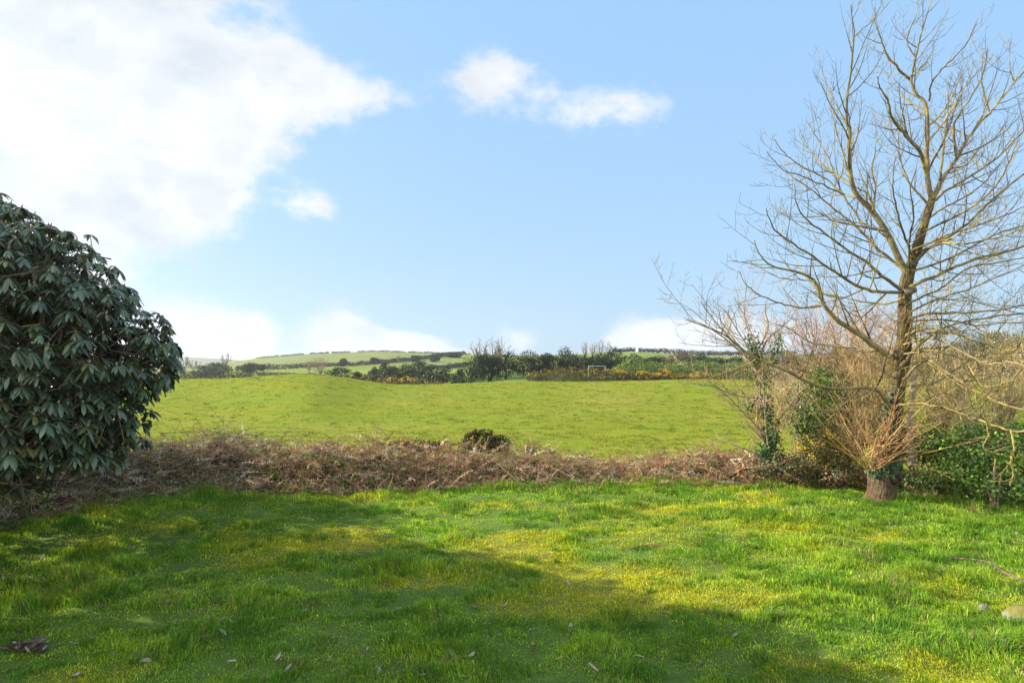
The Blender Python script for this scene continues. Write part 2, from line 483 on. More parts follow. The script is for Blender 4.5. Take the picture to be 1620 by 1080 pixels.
def build_ground():
    # lawn sheet
    xs = np.concatenate([np.linspace(-26, -10, 60)[:-1], np.linspace(-10, 10, 420), np.linspace(10, 26, 60)[1:]]); ys = np.concatenate([np.linspace(-12, 3, 50)[:-1], np.linspace(3, 13.45, 230)])
    X, Y = np.meshgrid(xs, ys, indexing='ij'); Z = H(X, Y)
    ms = moss_at(X, Y)[..., None]
    C = np.array([0.055, 0.095, 0.016]) * (1 - ms) + np.array([0.12, 0.13, 0.018]) * ms
    g = Geo(); grid(g, X, Y, Z, C)
    tag(g.build('lawn', M_SOIL, smooth=True), kind='structure')
    # pasture
    def patch(name, d0, d1, nd, mat, colf, nu=420):
        us = np.linspace(-1.75, 1.75, nu); ds = np.exp(np.linspace(math.log(d0), math.log(d1), nd))
        U, D = np.meshgrid(us, ds, indexing='ij'); X = U * D
        Z = H(X, D) if d0 < 100 else far_h(X, D)
        g = Geo(); grid(g, X, D, Z, colf(X, D))
        return tag(g.build(name, mat, smooth=True), kind='structure')
    def fcol(X, D):
        n = fbm(X / 13, D / 5, 71, 4)[..., None]; n2 = fbm(X / 1.2, D / 1.0, 77, 3)[..., None]
        a = np.array([0.148, 0.165, 0.020]); b = np.array([0.112, 0.140, 0.016])
        c = a * (1 - n2) + b * n2
        t = np.clip((n - 0.5) * 3, 0, 1)
        n3 = fbm(X / 17 + 5, D / 7, 73, 3)[..., None]; t2 = np.clip((n3 - 0.52) * 4, 0, 1)
        c = c * (1 - 0.35 * t2) + np.array([0.085, 0.15, 0.02]) * 0.35 * t2
        return c * (1 - 0.45 * t) + np.array([0.19, 0.165, 0.045]) * 0.45 * t
    patch('field', 13.3, 116, 300, M_FIELD, fcol)
    def hcol(X, D):
        px = 810 + F * X / D
        n = fbm(X / 60, D / 60, 81, 4)[..., None]
        c = np.array([0.115, 0.165, 0.035]) * (1 - n) + np.array([0.17, 0.185, 0.05]) * n
        # different fields on the slope, and one strip of painted shade
        t = (sstep(330, 345, D) * (1 - sstep(690, 760, px)))[..., None]
        c = c * (1 - t) + np.array([0.135, 0.155, 0.062]) * t
        s = (sstep(118, 124, D) * (1 - sstep(165, 200, D)) * sstep(700, 730, px))[..., None]  # strip just past the field, its shade put into the grass colour
        c = c * (1 - s) + np.array([0.06, 0.095, 0.03]) * s
        rr = (sstep(1180, 1320, px) * sstep(150, 190, D))[..., None]
        c = c * (1 - rr) + np.array([0.075, 0.075, 0.03]) * rr
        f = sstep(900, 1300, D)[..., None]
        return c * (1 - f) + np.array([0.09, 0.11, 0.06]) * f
    patch('hillside', 115.6, 2650, 220, M_HILL, hcol)
build_ground()

# ------------------------------------------------------------------ grass
def blades(g, x, y, z, h, w, lean, cols, az=None):
    n = len(x)
    az = rng.uniform(0, 2 * np.pi, n) if az is None else az
    fa = rng.uniform(0, 2 * np.pi, n)
    side = np.stack([np.cos(fa), np.sin(fa), np.zeros(n)], 1)
    ld = np.stack([np.cos(az), np.sin(az), np.zeros(n)], 1)
    b = np.stack([x, y, z], 1)
    up = np.array([0, 0, 1.0])
    mid = b + ld * (lean * h * 0.32)[:, None] + up * (h * 0.58)[:, None]
    tip = b + ld * (lean * h)[:, None] + up * (h * (1 - 0.42 * lean))[:, None]
    V = np.stack([b - side * w[:, None] / 2, b + side * w[:, None] / 2, mid + side * w[:, None] * 0.36, mid - side * w[:, None] * 0.36, tip], 1)
    i = np.arange(n)[:, None] * 5
    g.add(V.reshape(-1, 3), i + [0, 1, 2, 3], i + [3, 2, 4], np.repeat(cols, 5, 0))

def front_edge(px):   # depth where the turf meets the bracken bank
    return np.interp(px, [-400, 0, 100, 200, 350, 500, 650, 850, 1000, 1330, 1400, 1450, 1620, 2000], [8.0, 9.3, 10.4, 11.5, 12.5, 12.1, 12.6, 12.85, 13.0, 13.1, 12.4, 11.9, 11.3, 10.5])

def build_lawn_grass():
    N = 690000
    # depth with density ~ 1/y^1.35
    u = rng.uniform(-1.18, 1.28, N)
    t = rng.random(N); p = 0.65; y = (3.0 ** p + t * (13.3 ** p - 3.0 ** p)) ** (1 / p)
    u = u * np.where(y < 6, 1.05, 1.0)
    x = u * y
    px = 810 + F * u
    keep = (y < front_edge(px) + 0.25 + 0.3 * rng.random(N))
    x, y, px = x[keep], y[keep], px[keep]
    # clump towards tuft centres
    cl = 1.5 * (fbm(x * 4.5, y * 4.5, 91, 2) - 0.5)
    n = len(x)
    ms = moss_at(x, y); lu = lush_at(x, y)
    edge = sstep(1.3, 0.1, front_edge(px) - y) if False else 1 - sstep(0.05, 1.1, front_edge(px) - y)
    right = sstep(2.0, 4.5, x)
    tf = fbm(x * 2.9 + 11, y * 3.6 + 11, 95, 3)
    hgt = (0.020 + 0.034 * sstep(0.40, 0.68, lu) + 0.05 * sstep(0.47, 0.68, tf) + 0.028 * right + 0.07 * edge + 0.07 * sstep(0.62, 0.75, lu)) * (1 - 0.5 * ms)
    hgt *= rng.uniform(0.5, 1.35, n) * np.clip(1 + cl, 0.35, 1.8)
    w = np.interp(y, [3, 5, 9, 13], [0.0052, 0.0064, 0.0078, 0.0095]) * rng.uniform(0.7, 1.4, n)
    lean = np.clip(rng.normal(0.62, 0.3, n), 0.05, 1.3)
    a = np.array([0.092, 0.20, 0.018]); b = np.array([0.225, 0.345, 0.025]); c = np.array([0.43, 0.42, 0.022]); dd = np.array([0.30, 0.24, 0.11])
    k = np.clip(0.5 + 1.5 * (fbm(x * 2.4 + 9, y * 2.4 + 9, 101, 3) - 0.5) - 0.9 * (sstep(0.47, 0.68, tf) - 0.4) + 0.4 * (rng.random(n) - 0.5), 0, 1)[:, None]
    cols = a * (1 - k) + b * k
    mm = np.clip(ms * (0.5 + 0.5 * rng.random(n)), 0, 1)[:, None]
    cols = cols * (1 - mm) + c * mm
    dead = rng.random(n) < (0.05 + 0.22 * sstep(0.58, 0.78, fbm(x / 0.5, y / 0.4, 111, 3)))
    cols[dead] = dd * rng.uniform(0.7, 1.1, (dead.sum(), 1))
    cols *= np.exp(rng.normal(-0.05, 0.38, (n, 1)))
    az = 2 * np.pi * fbm(x * 1.6, y * 1.6, 121, 2) * 2 + rng.normal(0, 1.1, n)
    g = Geo(); blades(g, x, y, lawn_h(x, y) - 0.006, hgt, w, lean, cols, az)
    # cushions of short moss between the blades
    K = 200000
    u = rng.uniform(-0.95, 0.95, K); y = (3.4 ** 0.7 + rng.random(K) * (12.6 ** 0.7 - 3.4 ** 0.7)) ** (1 / 0.7); x = u * y
    ok = rng.random(K) < moss_at(x, y) * 1.3; x, y = x[ok], y[ok]; n = len(x)
    hm = (0.012 + 0.03 * fbm(x * 5, y * 5, 171, 3)) * rng.uniform(0.6, 1.4, n)
    cm = (np.array([0.34, 0.37, 0.02]) + np.array([0.13, 0.04, 0.0]) * rng.random((n, 1))) * rng.uniform(0.7, 1.25, (n, 1))
    blades(g, x, y, lawn_h(x, y) - 0.004, hm, np.interp(y, [3, 13], [0.006, 0.014]) * rng.uniform(0.7, 1.3, n), np.clip(rng.normal(0.9, 0.4, n), 0.1, 1.6), cm)
    # coarse long tufts
    K = 1500
    tu = rng.uniform(-0.95, 0.95, K); ty = (3.2 ** 1.2 + rng.random(K) * (13.0 ** 1.2 - 3.2 ** 1.2)) ** (1 / 1.2); tx = tu * ty
    ok = (ty < front_edge(810 + F * tu) + 0.1) & ((lush_at(tx, ty) > 0.52) | (front_edge(810 + F * tu) - ty < 0.7) | (rng.random(K) < 0.5 * sstep(1.5, 4, tx)))
    tx, ty = tx[ok], ty[ok]
    fa = rng.uniform(0, 6.283, 110); fr_ = rng.uniform(0.24, 0.6, 110)
    tx = np.concatenate([tx, 6.84 + fr_ * np.cos(fa) * 1.1]); ty = np.concatenate([ty, 11.7 + fr_ * np.sin(fa)])
    for X0, Y0 in zip(tx, ty):
        m = rng.integers(25, 60)
        rr = np.abs(rng.normal(0, 0.05, m)); aa = rng.uniform(0, 2 * np.pi, m)
        bx = X0 + rr * np.cos(aa); by = Y0 + rr * np.sin(aa)
        hh = rng.uniform(0.07, 0.16) * rng.uniform(0.5, 1.15, m)
        cc = (np.array([0.07, 0.165, 0.018]) * rng.uniform(0.7, 1.3) + np.array([0.04, 0.03, 0.0]) * rng.random())[None] * rng.uniform(0.8, 1.3, (m, 1))
        blades(g, bx, by, lawn_h(bx, by) - 0.005, hh, np.full(m, 0.0045 * (0.7 + Y0 / 9)), np.clip(rng.normal(0.7, 0.25, m), 0.1, 1.4), cc, aa + rng.normal(0, 0.5, m))
    tag(g.build('lawn_grass', M_GRASS), 'bright green mossy rough lawn grass in front of the bracken bank', 'grass', kind='stuff')

def build_field_grass():
    N = 210000
    u = rng.uniform(-0.95, 0.95, N)
    t = rng.random(N); y = 1 / (1 / 22.0 + t * (1 / 112.0 - 1 / 22.0)); 
    far = rng.random(N) < 0.5
    y = np.where(far, rng.uniform(45, 112, N), y)
    x = u * y
    tus = fbm(x / 1.1 + 7, y / 0.8 + 7, 131, 4)
    keep = tus + 0.35 * rng.random(N) > 0.62
    x, y, tus = x[keep], y[keep], tus[keep]; n = len(x)
    g = Geo()
    for k in range(3):
        ox = x + rng.normal(0, 0.06, n); oy = y + rng.normal(0, 0.06, n)
        h = (0.04 + 0.11 * sstep(0.5, 0.8, tus)) * rng.uniform(0.6, 1.4, n)
        w = 0.018 + 0.0009 * y * rng.uniform(0.6, 1.4, n)
        q = rng.random((n, 1))
        cols = (np.array([0.105, 0.15, 0.014]) * (1 - q) + np.array([0.22, 0.225, 0.026]) * q) * rng.uniform(0.75, 1.2, (n, 1))
        blades(g, ox, oy, far_h(ox, oy) - 0.01, h, w, np.clip(rng.normal(0.7, 0.3, n), 0.1, 1.3), cols)
    K = 420; u = rng.uniform(-0.9, 0.9, K); yy = 1 / (1 / 24.0 + rng.random(K) ** 0.7 * (1 / 105.0 - 1 / 24.0)); xx = u * yy
    ok = fbm(xx / 9, yy / 5, 191, 3) > 0.50; xx, yy = xx[ok], yy[ok]
    for X0, Y0 in zip(xx, yy):      # coarse darker tussocks
        m = rng.integers(14, 30); sp = rng.uniform(0.08, 0.28)
        bx = X0 + rng.normal(0, sp * 1.6, m); by = Y0 + rng.normal(0, sp, m)
        blades(g, bx, by, far_h(bx, by) - 0.01, rng.uniform(0.08, 0.26, m), np.full(m, 0.02 + 0.0009 * Y0), np.clip(rng.normal(0.6, 0.3, m), 0.1, 1.2), np.array([0.07, 0.12, 0.02]) * rng.uniform(0.7, 1.4, (m, 1)))
    tag(g.build('field_grass', M_GRASS), 'yellow green tussocky pasture grass across the rolling field', 'grass', kind='stuff')
build_lawn_grass()
build_field_grass()

# ------------------------------------------------------------------ bank of dead bracken and bramble
TOPROW = [(-400, 765), (0, 748), (100, 725), (180, 702), (250, 689), (350, 683), (450, 687), (520, 687), (600, 695), (680, 699), (780, 704), (850, 703), (950, 719), (1050, 717),
          (1130, 703), (1200, 707), (1260, 721), (1340, 725), (1420, 745), (1500, 745), (1620, 750), (2000, 750)]
def bank_h(px, y):   # height of the bank's body above the ground at this bearing and depth
    f = front_edge(px); d = f + 1.2
    top = CAMZ - (np.interp(px, *np.array(TOPROW, float).T) + 10 - HOR) / F * d
    top = np.maximum(top, 0.12)
    t = y - f; x = (px - 810) / F * y
    top = top * (0.62 + 0.76 * fbm(px / 42.0 + 31, t * 0.7 + 5, 181, 3))
    body = (top + 0.05) * sstep(-0.05, 0.9, t) - 0.05 - sstep(1.6, 3.3, t) * (top + 1.3)
    return np.maximum(body - H(x, y), 0.0)

def bank_z(x, y):
    px = 810 + F * np.asarray(x) / np.asarray(y)
    return H(x, y) + bank_h(px, np.asarray(y))

def build_bank():
    g = Geo()
    us = np.linspace(-1.25, 1.3, 400); ts = np.linspace(-0.1, 3.3, 34)
    U, T = np.meshgrid(us, ts, indexing='ij'); px = 810 + F * U
    D = front_edge(px) + T; X = U * D
    bh = bank_h(px, D)
    Z = H(X, D) + bh * (0.72 + 0.5 * (fbm(X * 2.5 + 9, D * 2.5 + 9, 141, 3) - 0.5)) - 0.03
    C = np.tile(np.array([0.040, 0.028, 0.016]), X.shape + (1,))
    grid(g, X, D, Z, C)
    tag(g.build('earth_bank', M_SOIL, smooth=True), kind='structure')
    # the dead growth: bent stems and flattened fern fronds
    g = Geo()
    N = 19500
    u = rng.uniform(-1.05, 1.15, N); px = 810 + F * u
    y = front_edge(px) + 0.02 + 2.5 * rng.random(N) ** 1.5; x = u * y
    bh = bank_h(px, y)
    z = H(x, y) + bh * rng.uniform(0.55, 1.0, N)
    dens = np.interp(px, [-200, 0, 150, 230, 1330, 1360, 1450, 1600, 1750, 2000], [.5, .55, 0.7, 1, 1, 0.8, 0.35, 0.2, 0.4, 0.5])
    ok = rng.random(N) < dens
    x, y, z, px = x[ok], y[ok], z[ok], px[ok]
    paths = []; cols = []
    fr_p = []; fr_c = []
    pal = np.array([[0.36, 0.205, 0.105], [0.27, 0.16, 0.088], [0.47, 0.33, 0.195], [0.15, 0.09, 0.058], [0.37, 0.20, 0.10], [0.56, 0.44, 0.29]])
    patch = fbm(x / 0.7, y / 0.7, 151, 3)
    for i in range(len(x)):
        a = rng.normal(0, 0.9) if rng.random() < 0.6 else rng.uniform(0, 6.283)
        if rng.random() < 0.5: a += math.pi
        d = np.array([math.cos(a), math.sin(a) * 0.8, rng.uniform(-0.25, 0.75)])
        L_ = rng.uniform(0.25, 0.75)
        p = sprout((x[i], y[i], z[i]), d, L_, 5, rng.uniform(-1.1, 0.1), 0.28)
        c = pal[min(int(rng.random() ** (0.7 + patch[i]) * 6), 5)] * rng.uniform(0.75, 1.15)
        if px[i] < 420: c = c * np.array([0.85, 0.98, 1.12])
        r0 = rng.uniform(0.0022, 0.0055)
        if rng.random() < 0.085:      # long arching bramble stem standing clear of the heap
            p = sprout((x[i], y[i], z[i] - 0.05), [rng.normal(0, 0.6), rng.normal(0, 0.3), 1.0], rng.uniform(0.3, 0.85), 5, rng.uniform(-2.2, -0.4), 0.2); r0 = rng.uniform(0.003, 0.006)
            paths.append((p, np.linspace(r0, r0 * 0.5, 5))); cols.append(c * np.array([0.8, 0.75, 0.75])); continue
        paths.append((p, np.linspace(r0, r0 * 0.4, 5))); cols.append(c)
        if rng.random() < 0.75:
            fr_p.append(p); fr_c.append(c)
    tubes(g, paths, 3, jit=0.15, cols=cols)
    # pinnae along the fronds
    Pp = np.array(fr_p); Cc = np.array(fr_c)
    k = len(Pp); m = 13
    tt = np.linspace(0.25, 0.97, m)
    seg = np.clip((tt * 4).astype(int), 0, 3); fr = tt * 4 - seg
    pos = Pp[:, seg] * (1 - fr)[None, :, None] + Pp[:, seg + 1] * fr[None, :, None]
    tan = unit(Pp[:, seg + 1] - Pp[:, seg])
    nrm = unit(rng.normal(0, 1, (k, 1, 3)) + np.array([0, -0.4, 0.6]))
    side = unit(np.cross(tan, np.broadcast_to(nrm, tan.shape)))
    for sgn in (-1, 1):
        ln = (0.045 + 0.06 * rng.random((k, m, 1))) * (1.15 - tt)[None, :, None] * 1.3
        dr = unit(side * sgn + tan * 0.45 + rng.normal(0, 0.45, (k, m, 3)))
        tip = pos + dr * ln
        wv = tan * 0.010
        V = np.stack([pos - wv, pos + wv, tip], 2).reshape(-1, 3)
        T = np.arange(len(V)).reshape(-1, 3)
        C = np.repeat((Cc[:, None, :] * rng.uniform(0.7, 1.25, (k, m, 1))).reshape(-1, 3), 3, 0)
        sel = np.repeat(rng.random(k * m) < 0.8, 3)
        V = V[sel]; C = C[sel]; g.add(V, None, np.arange(len(V)).reshape(-1, 3), C)
    tag(g.build('dead_bracken', M_DEAD), 'tangled bank of rust brown dead bracken between lawn and field', 'bracken', kind='stuff')
    # green weeds, ivy and bramble leaves low on the bank
    g = Geo()
    N = 16000
    u = rng.uniform(-0.95, 0.95, N); px = 810 + F * u
    y = front_edge(px) - 0.15 + 1.4 * rng.random(N) ** 1.6; x = u * y
    dens = np.interp(px, [-200, 150, 260, 420, 900, 1340, 1430, 1700], [0.9, 1.0, 1.0, 0.8, 0.55, 0.6, 1.0, 1.0]) * sstep(0.35, 0.6, fbm(x * 1.4, y * 1.4, 161, 3))
    ok = rng.random(N) < dens; x, y, px = x[ok], y[ok], px[ok]; n = len(x)
    z = H(x, y) + bank_h(px, y) * rng.uniform(0.5, 1.05, n) + rng.uniform(0.02, 0.12, n)
    q = rng.random((n, 1))
    cols = np.array([0.05, 0.11, 0.02]) * (1 - q) + np.array([0.15, 0.23, 0.035]) * q
    dead = rng.random(n) < 0.2; cols[dead] = np.array([0.2, 0.13, 0.07])
    leaves(g, np.stack([x, y, z], 1), np.tile([0, -0.4, 1.0], (n, 1)), 0.055, 1.4, cols=cols)
    for q in range(330):
        u0 = rng.uniform(-0.9, 0.9); p0 = 810 + F * u0; y0 = float(front_edge(p0)) + rng.uniform(-0.1, 0.9) ** 1.0; x0 = u0 * y0; m = rng.integers(8, 20)
        bx = x0 + rng.normal(0, 0.07, m); by = y0 + rng.normal(0, 0.05, m); bz = H(bx, by) + bank_h(810 + F * bx / by, by) * 0.7
        blades(g, bx, by, bz, rng.uniform(0.12, 0.34, m), np.full(m, 0.009), np.clip(rng.normal(0.6, 0.3, m), 0.1, 1.3), np.array([0.085, 0.17, 0.025]) * rng.uniform(0.6, 1.35, (m, 1)))
    tag(g.build('bank_weeds', M_LEAF), 'low green ivy and bramble leaves along the foot of the bank', 'weeds', kind='stuff')
build_bank()

# ------------------------------------------------------------------ rhododendron
def build_rhododendron():
    base = np.array([-7.3, 7.6, lawn_h(-7.3, 7.6)])
    rr = np.random.default_rng(11)
    t = thing('rhododendron', 'huge dark rhododendron with drooping leaves at the left edge of the lawn', 'shrub', base)
    lumps = [((-7.4, 7.4, 2.5), (2.5, 2.3, 2.42)), ((-5.75, 7.0, 3.0), (1.35, 1.5, 1.22)), ((-6.1, 7.0, 3.35), (1.1, 1.3, 0.8)), ((-4.9, 6.9, 2.6), (1.12, 1.2, 0.75)), ((-5.2, 6.6, 1.95), (1.0, 1.1, 0.62)),
             ((-5.8, 6.5, 1.55), (0.9, 1.0, 0.55)), ((-6.3, 6.1, 1.9), (1.0, 0.8, 0.7)), ((-4.8, 6.8, 1.95), (0.82, 1.0, 0.65)), ((-4.95, 6.6, 1.5), (0.7, 0.9, 0.5)), ((-6.0, 6.0, 1.35), (0.8, 0.7, 0.4)), ((-6.45, 7.5, 3.5), (0.85, 1.2, 0.72)), ((-9.2, 9.0, 2.7), (2.4, 2.4, 2.5)), ((-8.6, 5.0, 2.3), (2.0, 2.0, 2.1))]
    pos, nr = blob_points(lumps, 9000, 0.34, rr, 0.03)
    ok = (pos[:, 2] > 1.28 - 0.11 * (pos[:, 1] - 6.5) + 0.16 * np.sin(pos[:, 0] * 5.1) + 0.12 * np.maximum(0, -5.6 - pos[:, 0])) & ~((nr[:, 2] < -0.7) & (rr.random(len(pos)) < 0.4))
    pos, nr = pos[ok], nr[ok]
    n = len(pos)
    ax = unit(nr * 0.55 + np.array([0, 0, 0.75]) + rr.normal(0, 0.18, (n, 3)))
    g = Geo()
    KL = 11; S = 5
    e = np.tile([1.0, 0, 0], (n, 1)); u1 = unit(np.cross(ax, e)); v1 = np.cross(ax, u1)
    ph = (np.arange(KL) / KL * 2 * np.pi)[None] + rr.uniform(0, 6.28, (n, 1)) + rr.normal(0, 0.2, (n, KL))
    rad = np.cos(ph)[..., None] * u1[:, None] + np.sin(ph)[..., None] * v1[:, None]
    droop = rr.uniform(0.8, 2.6, (n, 1, 1)) + rr.normal(0, 0.25, (n, KL, 1))
    L_ = rr.uniform(0.105, 0.185, (n, 1, 1)) * rr.uniform(0.8, 1.15, (n, KL, 1)); W_ = L_ * rr.uniform(0.24, 0.34, (n, KL, 1))
    live = rr.random((n, KL)) < 0.88
    cur = pos[:, None] + rad * 0.012
    rows = []
    prof = [0.28, 0.85, 1.0, 0.82, 0.08]
    for s in range(S):
        fr = s / (S - 1)
        d = unit(rad * (1.0 - 0.45 * fr) + ax[:, None] * (0.30 - 0.2 * fr) - np.array([0, 0, 1.0]) * droop * (0.25 + 0.75 * fr))
        sd_ = unit(np.cross(d, np.array([0, 0, 1.0]) + rad * 0.6)); nn = np.cross(sd_, d)
        w = W_ * prof[s]
        rows.append(np.stack([cur - sd_ * w * 0.5 - nn * w * 0.16, cur, cur + sd_ * w * 0.5 - nn * w * 0.16], 2))
        cur = cur + d * L_ / (S - 1)
    V = np.stack(rows, 2)            # n, KL, S, 3, 3
    V = V[live]; m = len(V)
    idx = np.arange(S * 3).reshape(S, 3)
    q1 = np.stack([idx[:-1, 0], idx[:-1, 1], idx[1:, 1], idx[1:, 0]], -1); q2 = np.stack([idx[:-1, 1], idx[:-1, 2], idx[1:, 2], idx[1:, 1]], -1)
    Q = np.concatenate([q1, q2])
    Qs = (np.arange(m) * S * 3)[:, None, None] + Q[None]
    base_c = np.array([0.062, 0.092, 0.052])
    cc = np.tile(base_c, (n, KL, 1)) * rr.uniform(0.6, 1.4, (n, KL, 1)) * rr.uniform(0.6, 1.35, (n, 1, 1))
    yl = rr.random((n, KL)) < 0.09
    cc[yl] = np.array([0.115, 0.105, 0.03]) * rr.uniform(0.6, 1.1, (yl.sum(), 1))
    ol = rr.random((n, KL)) < 0.22
    cc[ol] = np.array([0.055, 0.075, 0.03]) * rr.uniform(0.7, 1.2, (ol.sum(), 1))
    C = np.repeat(cc[live], S * 3, 0)
    g.add((V.reshape(-1, 3) - base), Qs.reshape(-1, 4), None, C)
    g.build('leaves', M_RHODO, t, smooth=True)
    # flower buds at the tips of the rosettes
    g = Geo(); sel = rr.random(n) < 0.55
    bp = [(np.array([p - base, p - base + a * 0.012, p - base + a * 0.026, p - base + a * 0.036]), np.array([0.006, 0.011, 0.009, 0.002])) for p, a in zip(pos[sel], ax[sel])]
    tubes(g, bp, 5, (0.30, 0.19, 0.15), 0.2)
    g.build('flower_buds', M_LEAF, t, smooth=True)
    # stems
    g = Geo(); paths = []
    roots = [base + np.array([dx, dy, -0.1]) for dx, dy in ((0, 0), (0.25, -0.3), (-0.4, 0.2), (0.5, 0.3), (-1.4, 0.9), (-1.0, -1.6))]
    big = []
    for c, a in lumps:
        for k in range(3 if c[2] > 2.0 else 0):
            tgt = np.array(c) + rr.normal(0, 0.35, 3) * np.array(a); r0 = roots[rr.integers(len(roots))]
            mid = (r0 + tgt) / 2 + rr.normal(0, 0.2, 3) + np.array([0, 0, -0.15])
            p = smooth_path([r0, mid, tgt], 10) - base
            big.append(p); paths.append((p, np.linspace(rr.uniform(0.03, 0.06), 0.014, 10)))
    bigp = np.concatenate(big)
    for i in range(n):
        q = pos[i] - base; L0 = rr.uniform(0.2, 0.5)
        s = q - (nr[i] * 0.8 + np.array([0, 0, 0.35]) + rr.normal(0, 0.45, 3)) * L0; mid = (s + q) / 2 + rr.normal(0, 0.05, 3) - np.array([0, 0, 0.05])
        paths.append((smooth_path([s, mid, q], 6), np.linspace(0.008, 0.0042, 6)))
    tubes(g, paths, 4, (0.085, 0.065, 0.048), 0.25)
    g.build('stems', M_BARK, t)
build_rhododendron()

# ------------------------------------------------------------------ the bare pollard tree
TD0 = 11.7
def px_path(pl, d0, d1, n, bend=0.0):
    """pixel polyline -> smooth 3-D path whose depth runs from d0 to d1"""
    pl = np.array(pl, float)
    s = np.linspace(0, 1, len(pl))
    d = d0 + (d1 - d0) * s + bend * np.sin(np.pi * s)
    pts = np.array([P(a, b, c) for (a, b), c in zip(pl[:, :2], d)])
    return smooth_path(pts, n)

